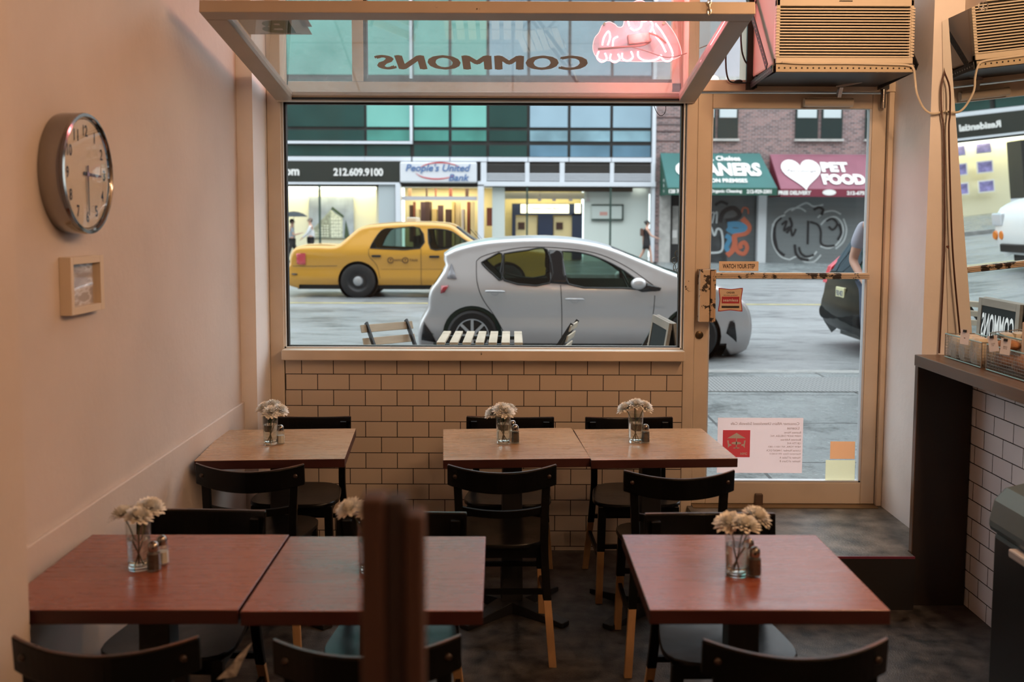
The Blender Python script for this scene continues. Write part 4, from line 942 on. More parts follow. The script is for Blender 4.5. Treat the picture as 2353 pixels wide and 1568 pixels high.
# louvre band
for k, (a, b) in enumerate(((1105,1118),(1207,1217),(1287,1298),(1403,1412),(1498,1506))): gb('louvre_post', alu_white, bx_(a), bx_(b), BY-.02, BY+.3, bz_(421), bz_(373))
gb('louvre_band', alu_white, bx_(1098), XR, BY-.05, BY+.3, bz_(428), bz_(417)); gb('louvre_backing', plain('louvre_shadow', (.035,.035,.035), .6), bx_(1098), XR, BY+.20, BY+.3, bz_(418), bz_(372))
lv = MB()
for p in (399.5,404,408.5,413): lv.box(bx_(1118)-ox, bx_(1500)-ox, .0, .1, bz_(p+1.2), bz_(p-1.2))
lv.build('louvre', alu_white, GBL)
lv = MB()
for k in range(7): lv.box(bx_(1118)-ox, bx_(1500)-ox, .08, .18, bz_(378+2.9*k+.7), bz_(378+2.9*k))
lv.build('grille', plain('grille_grey', (.14,.135,.13), .5), GBL)
# ground floor: recessed lit shop fronts
warm_in = plain('shop_wall_cream', (.78,.74,.55), .7); pale_in = plain('lobby_wall', (.60,.66,.62), .7); gold_in = plain('bank_wall_gold', (.82,.72,.45), .7)
zc = bz_(425)
gb('shop_ceiling', plain('shop_ceiling', (.8,.8,.75), .7), XL, XR, BY+.31, BY+5, zc+.02, zc+.12)
gb('shop_back_wall', warm_in, XL, bx_(868), BY+1.2, BY+1.35, SW, zc)
gb('shop_side_wall', plain('pier_grey', (.40,.45,.47), .6), bx_(868), bx_(906), BY+.1, BY+1.3, SW, zc); gb('shop_side_wall', plain('pier_cream', (.74,.68,.50), .6), bx_(860), bx_(868), BY+.4, BY+1.3, SW, zc)
gb('pier', alu_white, bx_(908), bx_(920), BY-.05, BY+.4, SW, zc)
gb('pier', alu_white, bx_(1098), bx_(1112), BY-.05, BY+.4, SW, zc)
gb('shop_back_wall', gold_in, bx_(906), bx_(1160), BY+3.5, BY+3.65, SW, zc)
gb('shop_transom', plain('transom_grey', (.45,.44,.46), .4), bx_(922), bx_(1096), BY+.05, BY+.15, bz_(461), bz_(452))
gb('pier', plain('pier_pale', (.55,.60,.57), .6), bx_(1131), bx_(1160), BY+.3, BY+1.0, SW, zc)
gb('shop_back_wall', plain('cash_wall_gold', (.72,.62,.32), .7), bx_(1160), bx_(1347), BY+2.2, BY+2.35, SW, zc)
gb('shop_back_wall', pale_in, bx_(1347), bx_(1500), BY+.8, BY+.95, SW, zc)
gb('shop_bulkhead', plain('bulkhead_brown', (.10,.075,.055), .6), bx_(1160), bx_(1460), BY+.6, BY+.75, bz_(439), zc)
gb('shop_bulkhead', plain('bulkhead_grey', (.42,.42,.38), .6), bx_(1160), bx_(1347), BY+.9, BY+1.0, bz_(456), bz_(440))
for p in (732, 1212, 1405): gb('glazing_bar', plain('bar_green', (.03,.06,.05), .4) if 'bar_green' not in MATS else MATS['bar_green'], bx_(p)-.035, bx_(p)+.035, BY, BY+.1, SW, zc)
gb('light_trough', glow('tube_light', (1,.97,.82), 3.2), XL, bx_(858), BY+.5, BY+.62, bz_(436), bz_(427))
# shop contents inside the bank and the cash machines
rr = random.Random(4)
stuff_cols = [(.05,.02,.015),(.20,.05,.03),(.55,.38,.15),(.30,.18,.10),(.62,.50,.30),(.08,.04,.05),(.45,.40,.40)]
sm = [plain('stock_%d' % 0, c, .6) if False else None for c in stuff_cols]
names = ['stock_dark','stock_maroon','stock_gold','stock_brown','stock_cream','stock_plum','stock_silver']; sm = [plain(n_, c, .6) for n_, c in zip(names, stuff_cols)]
x = 925; k = 0
while x < 1090:
    w_ = rr.uniform(4, 15); h0 = rr.choice((470,480,462,500)); gb('shop_display', sm[k % 7], bx_(x), bx_(x+w_), BY+1.6+rr.random(), BY+2.8, bz_(rr.choice((600,560,600))), bz_(h0)); x += w_+rr.uniform(1,10); k += 1 + rr.randrange(3)
x = 925
while x < 1090: w_ = rr.uniform(3, 8); gb('shop_display', sm[rr.choice((0,1,3))], bx_(x), bx_(x+w_), BY+1.9, BY+2.1, bz_(450), bz_(430)); x += w_+rr.uniform(10,40)
gb('shop_display', sm[1], bx_(1117), bx_(1130), BY+1.0, BY+1.4, bz_(520), bz_(477)); 
navy = plain('cash_portal_navy', (.02,.035,.08), .4)
for a, b, z0, z1 in ((1177,1347,494,466),(1177,1186,600,494),(1240,1276,600,494),(1322,1347,600,490)): gb('cash_portal', navy, bx_(a), bx_(b), BY+1.6, BY+1.9, bz_(z0), bz_(z1))
gb('lit_sign', glow('sign_light', (1,.93,.68), 1.5), bx_(1198), bx_(1314), BY+1.5, BY+1.59, bz_(489), bz_(468)); lm = MB(); letters(lm, "People's United Bank", lambda a,b,c=0: (bx_(1258)+a-ox, 1.49-c, bz_(478)+b), 1.1, .13, bold=.02); lm.build('lettering', navy, GBL, recalc=False)
gb('lit_sign', glow('sign_light_small', (1,.93,.7), 1.5), bx_(1328), bx_(1342), BY+1.5, BY+1.59, bz_(489), bz_(466))
for a, b in ((1186,1238),(1278,1322)):
    gb('cash_machine', plain('machine_cream', (.72,.60,.34), .5) if 'machine_cream' not in MATS else MATS['machine_cream'], bx_(a), bx_(b), BY+1.7, BY+2.0, SW, bz_(497)); gb('machine_screen', sm[0], bx_(a+6), bx_(a+22), BY+1.66, BY+1.7, bz_(528), bz_(511))
for p in (1242,1276,1315,1356): gb('spot_lamp', sm[6], bx_(p)-.07, bx_(p)+.07, BY+.7, BY+.82, bz_(461), bz_(456)); gb('lamp_rod', sm[6], bx_(p)-.01, bx_(p)+.01, BY+.75, BY+.77, bz_(456), bz_(439))
fs_ = thing('framed_sign', 'pale framed sign board on the lobby wall right of the cash machines', 'sign', (bx_(1402), BY+.7, bz_(487)))
MB().box(-.62,.62,-.03,.06,.26,.31).box(-.62,.62,-.03,.06,-.31,-.26).box(.57,.62,-.03,.06,-.31,.31).build('sign_frame', MATS['bar_green'], fs_)
MB().box(-.6,.56,0,.05,-.25,.25).build('sign_panel', plain('panel_pale', (.52,.58,.55), .5), fs_)
MB().box(-.30,.0,-.01,-.002,-.12,.02).build('sign_blotch', plain('blotch_red', (.55,.30,.26), .6), fs_)
# poster of a building in the shop
ps = thing('shop_poster', 'large grey poster of a lit corner building in the cream shop window', 'poster', (bx_(747), BY+1.1, bz_(501)))
pwid, phei = bx_(800)-bx_(693), bz_(452)-bz_(550)
MB().box(-pwid/2,pwid/2,0,.05,-phei/2,phei/2).build('poster_sheet', plain('poster_sky', (.34,.38,.42), .5, var=.35, scale=1.2), ps)
m = MB(); m.prism([(-.78,-.80),(-.72,-.45),(-.02,.30),(-.02,-.80)], lambda a,b,d:(a,d,b), -.01, -.002); m.build('printed_building', plain('poster_building', (.30,.32,.24), .6, var=.4, scale=9), ps); m = MB(); m.prism([(-.019,-.8),(-.019,.30),(.44,-.02),(.44,-.80)], lambda a,b,d:(a,d,b), -.0102, -.002); m.build('printed_building', plain('poster_building_lit', (.52,.54,.42), .6, var=.3, scale=9), ps)
m = MB()
for i in range(6):
    for j in range(4): m.box(.0+.10*j,.06+.10*j,-.015,-.0105,-.74+.13*i,-.68+.13*i)
for i in range(5):
    for j in range(5): m.box(-.62+.11*j,-.56+.11*j,-.015,-.0105,-.74+.10*i,-.70+.10*i) if i < j+2 else None
m.build('printed_windows', plain('poster_light', (.8,.8,.66), .6), ps)
m = MB().prism([(-.02,.30),(.05,.42),(.5,.06),(.46,-.02),(.05,.30)], lambda a,b,d:(a,d,b), -.02, -.0105); m.prism([(.50,-.8),(.56,-.1),(.66,-.5),(.72,-.8)], lambda a,b,d:(a,d,b), -.02, -.0105); m.build('printed_trees', plain('poster_green', (.05,.08,.04), .6), ps)
# shop windows left of the view (seen in the mirror)
for k in range(3):
    for j in range(2):
        p_ = thing('window_listing', f'violet property photo in the left shop window, {["bottom","middle","top"][k]} row {["left","right"][j]}', 'picture', (-14.3+j*1.0, BY+.75, 1.3+k*.75), 0, 'property photos in the left shop window')
        MB().box(-.32,.32,0,.03,-.24,.24).build('photo_mount', paper_white, p_); MB().box(-.27,.27,-.01,-.002,-.19,.19).build('photo', plain('photo_violet', (.25,.22,.45), .5, var=.6, scale=4) if 'photo_violet' not in MATS else MATS['photo_violet'], p_)
for xx in (-20.5,-17.6,-16.2,-12.2,-11.9,-9.9): gb('pier', MATS['pier_grey'], xx, xx+.28, BY-.02, BY+.5, SW, zc)
# ---- brick building
BB = thing('brick_building', 'low brick building across the street above the green and maroon awnings', 'building', (12, BY, 0)); ob = 12
brick_m = bricks('street_brick', (.30,.165,.15), (.10,.06,.062), (.30,.26,.26), .22, .075, .012, 'XZ', rough=.8, bump=.6)
zr = bz_(185)
def bb(name, mat, x0, x1, y0, y1, z0, z1, par=None): return MB().box(x0-ob,x1-ob,y0-BY,y1-BY,z0,z1).build(name, mat, par or BB)
bb('wall', brick_m, XR+.02, 36, BY+.15, BY+3, bz_(440), zr)
bb('wall', MATS['pier_grey'] if 0 else plain('stone_pier', (.42,.41,.39), .7, var=.2, scale=5), bx_(1519), bx_(1545), BY+.1, BY+.6, SW, bz_(440))
bb('wall', brick_m, XR+.02, bx_(1519), BY+.12, BY+.6, SW, bz_(440))
bb('parapet', MATS['stone_pier'], XR+.02, 36, BY+.05, BY+3.1, zr, zr+.18)
bb('sky_cover_wall', plain('sky_cover_tone', (.42,.41,.44), .8, var=.1, scale=.5), XR+.02, 36, BY+.3, BY+3, zr+.18, 15)  # invented upper floors covering the overbright sky with a hazy tone
for p in (268,284,300,322): bb('stone_course', plain('course_dark', (.09,.06,.06), .8) if 'course_dark' not in MATS else MATS['course_dark'], XR+.02, bx_(1600), BY+.13, BY+.17, bz_(p+1.6), bz_(p-1.6))
win_dark = plain('sash_dark', (.02,.035,.035), .15); blind_p = plain('blind_pale', (.50,.56,.58), .6)
for a, b in ((1618,1645),(1650,1697),(1829,1881),(1889,1937),(1990,2035),(2042,2085)):
    w_ = bb('window', win_dark, bx_(a), bx_(b), BY+.08, BY+.2, bz_(316), bz_(236)); 
    MB().box(bx_(a+4)-ob,bx_(b-4)-ob,.06,.079,bz_(268),bz_(240)).build('blind', blind_p, w_)
for a, b in ((1616,1700),(1827,1940),(1988,2088)): bb('window_ledge', MATS['stone_pier'], bx_(a), bx_(b), BY-.02, BY+.14, bz_(322), bz_(317))
bb('ground_floor_wall', plain('shop_shadow', (.03,.035,.035), .6), bx_(1545), 36, BY+.5, BY+.7, SW, bz_(440))
shut = bricks('roller_shutter', (.11,.125,.13), (.09,.10,.105), (.04,.05,.05), 9, .07, .008, 'XZ', rough=.45, bump=.8)
shut2 = bricks('roller_shutter_grey', (.20,.225,.23), (.18,.20,.205), (.08,.09,.09), 9, .07, .008, 'XZ', rough=.45, bump=.8)
bb('doorway', plain('doorway_dark', (.02,.02,.02), .6), bx_(1546), bx_(1572), BY+.4, BY+.49, SW, bz_(446)); 
bb('door_panel', MATS['stone_pier'], bx_(1552), bx_(1566), BY+.36, BY+.4, bz_(560), bz_(472)); bb('letter_panel', paper_white, bx_(1552), bx_(1563), BY+.33, BY+.36, bz_(546), bz_(528))
bb('roller_shutter', shut, bx_(1600), bx_(1745), BY+.3, BY+.4, SW, bz_(446)); bb('roller_shutter', shut2, bx_(1768), bx_(2110), BY+.3, BY+.4, SW, bz_(446))
bb('pillar', plain('pillar_pale', (.55,.58,.60), .6), bx_(1747), bx_(1766), BY+.0, BY+.4, SW, bz_(446))
# graffiti
def scr(name, mat, l, r_, parent=None, Y=BY+.285, sm_=5, closed=False):
    P_ = smooth_path([Vector((bx_(x)-ob, Y-BY, bz_(y))) for x, y in l], sm_, closed); m = MB()
    for i in range(len(P_)-1):
        d = (P_[i+1]-P_[i]); 
        if d.length < 1e-5: continue
    m.tube(P_, r_, 6, closed=closed); m.v = [(v[0], Y-BY+(v[1]-(Y-BY))*.05, v[2]) for v in m.v]
    return m.build(name, mat, parent or GR)
GR = BB
g_white = plain('spray_white', (.52,.56,.56), .6); g_black = plain('spray_black', (.012,.012,.014), .6); g_red = plain('spray_red', (.48,.12,.06), .6); g_blue = plain('spray_blue', (.06,.22,.36), .6)
scr('graffiti', g_white, [(1628,560),(1630,530),(1640,520),(1650,540),(1656,525),(1666,530),(1670,560),(1664,578),(1630,580)], .045)
scr('graffiti', g_white, [(1636,505),(1640,490),(1648,488),(1644,512)], .03); scr('graffiti', g_white, [(1650,490),(1655,486),(1654,512)], .03)
scr('graffiti', g_blue, [(1680,515),(1700,514),(1722,520),(1716,528),(1694,530),(1680,522)], .13); scr('graffiti', g_blue, [(1676,540),(1686,548),(1678,566),(1684,576)], .10)
scr('graffiti', g_red, [(1714,500),(1730,520),(1722,534),(1698,540),(1698,560),(1692,575),(1680,586)], .12)
scr('graffiti', g_red, [(1700,565),(1706,578),(1720,582),(1727,568),(1720,556),(1710,562),(1714,570)], .09); scr('graffiti', g_red, [(1712,488),(1716,476),(1726,478),(1728,490)], .035)
scr('graffiti', g_black, [(1662,510),(1670,486),(1692,476),(1708,490),(1698,502),(1676,506)], .10)
for l in ([(1796,570),(1788,540),(1790,510),(1802,496),(1816,490)],[(1850,585),(1862,592),(1880,588),(1892,574)],[(1900,512),(1912,500),(1932,494),(1948,508),(1952,530),(1940,556),(1920,566),(1900,562)],[(1830,480),(1850,468),(1866,462),(1882,470),(1904,466)]):
    scr('graffiti', g_white, [(x-2, y+2) for x, y in l], .035, Y=BY+.29); 
for l in ([(1798,572),(1791,540),(1793,512),(1806,498)],[(1848,566),(1853,580),(1866,588),(1884,584)],[(1868,505),(1868,560)],[(1872,508),(1890,514),(1898,530),(1899,556),(1912,564),(1932,562)],[(1806,515),(1818,506),(1812,528),(1826,520),(1832,540),(1840,524)],[(1910,506),(1924,500),(1936,512),(1926,526),(1916,518)]):
    scr('graffiti', g_black, l, .05)
for l in ([(1786,512),(1784,540),(1790,566),(1806,588),(1828,596)],[(1950,500),(1958,525),(1952,552),(1934,570)],[(1826,596),(1846,588),(1862,600),(1884,600),(1900,584)],[(1812,488),(1826,478),(1848,476),(1862,484)],[(1890,498),(1904,486),(1926,482),(1944,490)]):
    scr('graffiti', g_white, l, .03, Y=BY+.292)
for l in ([(1790,520),(1789,548),(1798,572),(1815,586)],[(1838,560),(1842,582),(1856,594),(1872,596)],[(1824,498),(1830,516),(1818,534)],[(1940,512),(1946,532),(1938,550)],[(1880,480),(1892,474),(1902,480),(1898,492)],[(1664,540),(1668,560),(1664,580)],[(1650,470),(1664,462),(1680,468)]):
    scr('graffiti', g_black, l, .06, Y=BY+.288)
bb('painted_area', plain('spray_dark', (.035,.04,.042), .6, var=.6, scale=3), bx_(1628), bx_(1680), BY+.292, BY+.299, bz_(606), bz_(500))
# awnings
def awning(name, label, x0, x1, py_top, py_bot, py_val, col, vcol, skew, mats):
    o = thing(name, label, 'awning', (x0, BY+.1, 0)); zt_, zb2, zv = bz_(py_top), bz_(py_bot, BY-1.2), bz_(py_val, BY-1.2)
    m = MB(); W_ = x1-x0
    m.add([(0,0,zt_),(W_-.35 if skew else W_,0,zt_),(W_,-1.3,zb2),(.1,-1.3,zb2),(0,0,zt_-.04),(W_-.35 if skew else W_,0,zt_-.04),(W_,-1.3,zb2-.04),(.1,-1.3,zb2-.04)], [(0,3,2,1),(4,5,6,7),(0,1,5,4),(1,2,6,5),(2,3,7,6),(3,0,4,7)])
    m.build('awning_top', mats[0], o); MB().box(.1,W_,-1.32,-1.29,zv,zb2-.001).build('valance', mats[1], o)
    m = MB(); m.add([(0,0,zt_-.05),(.1,-1.28,zb2-.05),(.1,-1.28,zv),(0,0,zv),(.02,0,zt_-.05),(.12,-1.28,zb2-.05),(.12,-1.28,zv),(.02,0,zv)], [(0,1,2,3),(7,6,5,4),(0,4,5,1),(1,5,6,2),(2,6,7,3),(3,7,4,0)]); m.build('side_panel', mats[1], o)
    def on(px, py):    # maps a point of the picture to the sloping cloth
        d = ray(px, py); o_ = Vector((0,0,EYE)); A = Vector((x0,BY+.1,zt_)); Bq = Vector((x0,BY-1.2,zb2)); nr = (Bq-A).cross(Vector((1,0,0))); t_ = (A-o_).dot(nr)/d.dot(nr); return o_+d*t_
    sl = (Vector((0,0,zt_))-Vector((0,-1.3,zb2))).normalized()
    def txt(s, pxc, pyc, wpx, hpx, **k):
        c = on(pxc, pyc)-o.location; wv = (on(pxc+wpx/2,pyc)-on(pxc-wpx/2,pyc)).length; hv = (on(pxc,pyc-hpx/2)-on(pxc,pyc+hpx/2)).length; mm_ = MB()
        letters(mm_, s, lambda a,b,c_=0: c+Vector((a,0,0))+sl*b+Vector((0,-.025,.03)), wv, hv, **k); mm_.build('awning_lettering', paper_white, o, recalc=False)
    def val(s, pxc, wpx, hpx=9): 
        mm_ = MB(); zc_ = (zv+zb2)/2; X_ = atY(pxc, 440, BY-1.2)[0]-x0; letters(mm_, s, lambda a,b,c_=0: (X_+a, -1.33, zc_+b), wpx/61.5, hpx/61.5, bold=.05); mm_.build('valance_lettering', paper_white, o, recalc=False)
    return o, txt, val, on, sl
aw_g = plain('awning_green', (.022,.115,.11), .5, var=.12, scale=1); aw_gd = plain('awning_green_dark', (.01,.075,.05), .5)
aw_p = plain('awning_maroon_cloth', (.21,.065,.10), .5, var=.15, scale=1); aw_pd = plain('awning_maroon', (.17,.02,.04), .5)
o, txt, val, on, sl = awning('green_awning', 'green awning lettered CLEANERS above the painted shutter', bx_(1519), bx_(1770), 350, 430, 447, 0, 0, True, (aw_g, aw_gd))
txt('CLEANERS', 1650, 391, 196, 30, bold=.05); txt('A. Chelsea', 1662, 366, 78, 11, bold=.03); txt('ON PREMISES', 1675, 417, 84, 9, bold=.03)
val('128 7th Ave', 1563, 52); val('Organic Cleaning', 1668, 72); val('212-929-2301', 1744, 56)
sx_ = MB()
for k in range(3): sx_.ball((.02+.03*k*0+.05, -.65, bz_(415+12*k)), .09, 8, 6, (.3,.6,1))
sx_.build('side_lettering', paper_white, o)
o, txt, val, on, sl = awning('maroon_awning', 'maroon awning lettered PET FOOD with a white heart above the grey shutter', bx_(1772), bx_(2110), 352, 432, 450, 0, 0, False, (aw_p, aw_pd))
txt('PET', 1917, 386, 62, 22, bold=.06); txt('FOOD', 1938, 414, 98, 24, bold=.06)
c = on(1842, 398)-o.location; hp = []
for i in range(40):
    t_ = 2*PI*i/40; hp.append((.046*16*math.sin(t_)**3, .046*(13*math.cos(t_)-5*math.cos(2*t_)-2*math.cos(3*t_)-math.cos(4*t_))))
m = MB(); m.add([c+Vector((a,0,0))+sl*(b*1.25)+Vector((0,-.025,.03)) for a, b in hp], [tuple(range(40))]); m.build('heart', paper_white, o, recalc=False)
m = MB(); letters(m, 'Pet Lounge', lambda a,b,c_=0: c+Vector((a,0,0))+sl*(b+.05)+Vector((0,-.04,.045)), 1.1, .22, shear=.3); m.build('heart_lettering', plain('lettering_grey', (.30,.26,.28), .6), o, recalc=False)
val('FREE DELIVERY', 1826, 74, 9); val('212-675', 1966, 40, 9)
X_ = atY(1905, 440, BY-1.2)[0]-o.location.x; m = MB(); m.add([(X_+.25*math.cos(i*PI/8), -1.335, bz_(440,BY-1.2)+.11*math.sin(i*PI/8)) for i in range(16)], [tuple(range(16))]); m.build('oval_badge', paper_white, o, recalc=False)
# bus shelter across the street (seen in the mirror)
o = thing('bus_shelter', 'glass bus shelter with curved roof on the far pavement left of the window', 'shelter', (-15.8, 30.6, SW))
MB().box(-2,2,-.6,.9,2.45,2.53).build('shelter_roof', alu_white, o, bevel=.03)
for x in (-1.9,1.9): MB().box(x-.05,x+.05,.6,.7,0,2.45).build('shelter_post', MATS['mullion_dark'], o)
MB().box(-1.84,1.84,.64,.66,.3,2.3).build('shelter_glass', pane('shelter_pane', (.75,.85,.83)), o)
MB().box(2.0,2.2,-.5,.8,.3,2.3).build('advert_panel', plain('advert_green', (.12,.22,.18), .4, var=.5, scale=2), o)
o = thing('phone_kiosk', 'blue and grey phone kiosk on the far pavement beside the bus shelter', 'kiosk', (-11.9, 30.6, SW))
MB().box(-.55,.55,-.45,.45,0,.75).build('kiosk_base', alu_white, o, bevel=.02); MB().box(-.55,.55,-.45,.45,.751,2.5).build('kiosk_body', mull, o, bevel=.02); MB().box(-.42,.42,-.47,-.452,.9,2.3).build('advert_panel', plain('advert_blue', (.20,.42,.50), .4), o)
# ================================================================== VEHICLES
def pip(x, y, poly):
    ins = False; n = len(poly); j = n-1
    for i in range(n):
        xi, yi = poly[i]; xj, yj = poly[j]
        if (yi > y) != (yj > y) and x < (xj-xi)*(y-yi)/(yj-yi)+xi: ins = not ins
        j = i
    return ins
def resample(P_, step):
    L = [0]
    for a, b in zip(P_, P_[1:]): L.append(L[-1]+math.hypot(b[0]-a[0], b[1]-a[1]))
    n = max(2, int(L[-1]/step)); out = []; k = 0
    for i in range(n+1):
        s = L[-1]*i/n
        while k < len(L)-2 and L[k+1] < s: k += 1
        t = (s-L[k])/max(1e-9, L[k+1]-L[k]); out.append((P_[k][0]+(P_[k+1][0]-P_[k][0])*t, P_[k][1]+(P_[k+1][1]-P_[k][1])*t))
    return out
def smooth2(P_, n=4): return [(v.x, v.z) for v in smooth_path([Vector((a,0,b)) for a, b in P_], n)]
def car(root, prof, sill, wheels, arch_r, W, belt, tumble, windows, wind, rear, paint, glass, step=.07, r=.07, taper=.16, sculpt=1.0):
    """prof: outline from the rear foot over the roof to the nose foot (local x,z); wind/rear: (x0,x1) spans on the top profile that are glass"""
    P_ = resample(smooth2(prof), step); n = len(P_)
    nor = []
    for i in range(n):
        a = P_[max(0,i-1)]; b = P_[min(n-1,i+1)]; dx, dz = b[0]-a[0], b[1]-a[1]; l = math.hypot(dx, dz); nor.append((-dz/l, dx/l))
    x0 = min(p[0] for p in P_); x1 = max(p[0] for p in P_); xm = (x0+x1)/2; L2 = (x1-x0)/2
    def Wf(x, z):
        w = W/2*(1-taper*min(1, abs((x-xm)/L2))**5)
        if z < belt: w *= 1-.035*((belt-.18-z)/.45)**2 if z < belt-.18 else 1-.01*((z-belt+.18)/.18)**2
        else: w = w*.99-(z-belt)*tumble
        w += sculpt*(.014*math.exp(-((z-belt+.10)/.05)**2)-.030*math.exp(-((z-belt+.42)/.13)**2)-.05*max(0,(.42-z)/.2)**1.5)
        return w
    Pin = [(p[0]-q[0]*r, p[1]-q[1]*r) for p, q in zip(P_, nor)]
    Pin[0] = (Pin[0][0], sill); Pin[-1] = (Pin[-1][0], sill)
    low = []; xs_, xe = Pin[-1][0], Pin[0][0]; ws = sorted(wheels, reverse=True); x = xs_
    pts = [(xs_, sill)]
    for wx, wz in ws:
        h = math.sqrt(max(0, arch_r**2-(sill-wz)**2)); a0 = math.atan2(sill-wz, h)
        for i in range(19): 
            a = a0+(PI-2*a0)*i/18; pts.append((wx+arch_r*math.cos(a), wz+arch_r*math.sin(a)))
    pts.append((xe, sill)); low = resample_keep(pts, step*1.3)
    outline = Pin+low[1:-1]
    wins = [smooth2(w+[w[0]], 3)[:-1] if len(w) > 4 else w for w in windows]
    V = [Vector(p) for p in outline]; E = [(i, (i+1) % len(outline)) for i in range(len(outline))]
    for w in wins:
        b = len(V); V += [Vector(p) for p in w]; E += [(b+i, b+(i+1) % len(w)) for i in range(len(w))]
    zmax = max(p[1] for p in outline); gx = x0
    def near(x, z): return any(abs(v.x-x)+abs(v.y-z) < step*.6 for v in V[:K])
    K = len(V)
    while gx < x1:
        gz = sill
        while gz < zmax:
            if pip(gx, gz, outline) and not any(pip(gx, gz, w) for w in wins) and not near(gx, gz): V.append(Vector((gx+.0001*math.sin(gz*9), gz)))
            gz += step
        gx += step
    vo, eo, fo = geometry.delaunay_2d_cdt(V, E, [], 0, 1e-5)[:3]
    keep = []
    for f in fo:
        cx_ = sum(vo[i].x for i in f)/len(f); cz_ = sum(vo[i].y for i in f)/len(f)
        if pip(cx_, cz_, outline) and not any(pip(cx_, cz_, w) for w in wins): keep.append(tuple(f))
    body = MB()
    for s in (-1, 1): body.add([(v.x, s*Wf(v.x, v.y), v.y) for v in vo], keep)
    rows = []; ks = [0, .35, .7, 1.05, 1.35, PI/2]
    for (px_, pz_), (nx_, nz_), (ix, iz) in zip(P_, nor, Pin):
        w = Wf(ix, iz); row = []
        left = []
        for a in ks: left.append((ix+nx_*r*math.sin(a), (w-r)+r*math.cos(a), iz+nz_*r*math.sin(a)))
        m_ = [( px_+nx_*.03*(1-(q/(w))**2), q, pz_+nz_*.03*(1-(q/(w))**2)) for q in [(w-r)*t for t in (.66,.33,0)]]
        half = left+m_; row = [(a, -b, c) for a, b, c in half]+[(a, b, c) for a, b, c in half[-2::-1]]
        rows.append(row)
    nr = len(rows[0])
    def seg(i):
        mx = (P_[i][0]+P_[i+1][0])/2; mz = (P_[i][1]+P_[i+1][1])/2
        if mz > belt-.12 and wind[0] < mx < wind[1]: return 'w'
        if mz > belt-.12 and rear[0] < mx < rear[1]: return 'r'
        return 'b'
    gm = {'w': MB(), 'r': MB()}
    for i in range(n-1):
        k = seg(i)
        for j in range(nr-1):
            q = (rows[i][j], rows[i][j+1], rows[i+1][j+1], rows[i+1][j])
            (gm[k] if k != 'b' and 4 <= j < nr-5 else body).add(q, [(0,1,2,3)])
    body.build('body', paint, root, smooth=True, merge=.0006)
    gm['w'].build('windscreen', glass, root, smooth=True, merge=.0006)
    if gm['r'].f: gm['r'].build('rear_window', glass, root, smooth=True, merge=.0006)
    for w in wins:
        for s in (-1, 1):
            m = MB(); m.add([(a, s*(Wf(a, b)-.012), b) for a, b in w], [tuple(range(len(w)))]); m.build('side_window', glass, root, recalc=False)
            m = MB(); m.tube([(a, s*(Wf(a, b)+.001), b) for a, b in w], .011, 5, closed=True); m.build('window_seal', black_rubber, root)
    # underbody and cabin
    ub = MB().box(x0+.25,x1-.25,-W*.36,W*.36,.17,sill+.2)
    for wx, wz in wheels: 
        for s in (-1, 1):
            ub.lathe([(.05,0),(arch_r-.005,0),(arch_r-.005,.26)], 24, Matrix.Translation((wx, s*(W/2-.30), wz)) @ Matrix.Rotation(-s*PI/2, 4, 'X'))
    ub.build('underbody', black_plastic, root)
    return Wf
def resample_keep(P_, step):
    out = [P_[0]]
    for a, b in zip(P_, P_[1:]):
        d = math.hypot(b[0]-a[0], b[1]-a[1]); k = max(1, int(d/step))
        for i in range(1, k+1): out.append((a[0]+(b[0]-a[0])*i/k, a[1]+(b[1]-a[1])*i/k))
    return out
def wheel(root, x, y, z, R_, rim_r, s, style, mats):
    Mw = Matrix.Translation((x, y, z)) @ Matrix.Rotation(-s*PI/2, 4, 'X')
    t = MB().lathe([(rim_r,-.09),(R_-.03,-.10),(R_-.008,-.085),(R_,-.06),(R_,.06),(R_-.008,.085),(R_-.03,.10),(rim_r,.09),(rim_r,-.09)], 40, Mw).build('wheel', mats[0], root, smooth=True)
    if style == 'alloy':
        m = MB().lathe([(rim_r,.09),(rim_r-.012,.088),(rim_r-.02,.05)], 36, Mw)
        m.lathe([(0,.082),(.03,.080),(.045,.07)], 16, Mw)
        for k in range(8):
            a = 2*PI*k/8; m.bar(Mw @ Vector((.03*math.cos(a),.03*math.sin(a),.066)), Mw @ Vector(((rim_r-.008)*math.cos(a),(rim_r-.008)*math.sin(a),.078)), .034, .012, Mw.to_3x3() @ Vector((0,0,1)))
        m.build('rim', mats[1], t, smooth=False)
        MB().lathe([(0,.03),(rim_r-.01,.03)], 30, Mw).build('brake_backing', black_plastic, t)
    else:
        MB().lathe([(rim_r,.09),(rim_r-.02,.07),(rim_r-.06,.045),(.11,.055),(0,.055)], 36, Mw).build('rim', plain('steel_rim_black', (.02,.02,.022), .4), t, smooth=True)
        MB().lathe([(0,.12),(.05,.118),(.088,.10),(.10,.06)], 24, Mw).build('hubcap', mats[1], t, smooth=True)
    return t
tyre = plain('tyre', (.012,.012,.013), .7)
car_glass = pane('car_glass', (.42,.52,.47), boost=.03)
dark_car_glass = pane('dark_car_glass', (.02,.025,.025), boost=.0)
seam_m = plain('panel_gap', (.015,.015,.016), .6)
def seam(root, Wf, pts, name='panel_gap'):
    Q = smooth2(pts, 6); MB().tube([(a, -Wf(a, b)-.0005, b) for a, b in Q], .0045, 5).build(name, seam_m, root)
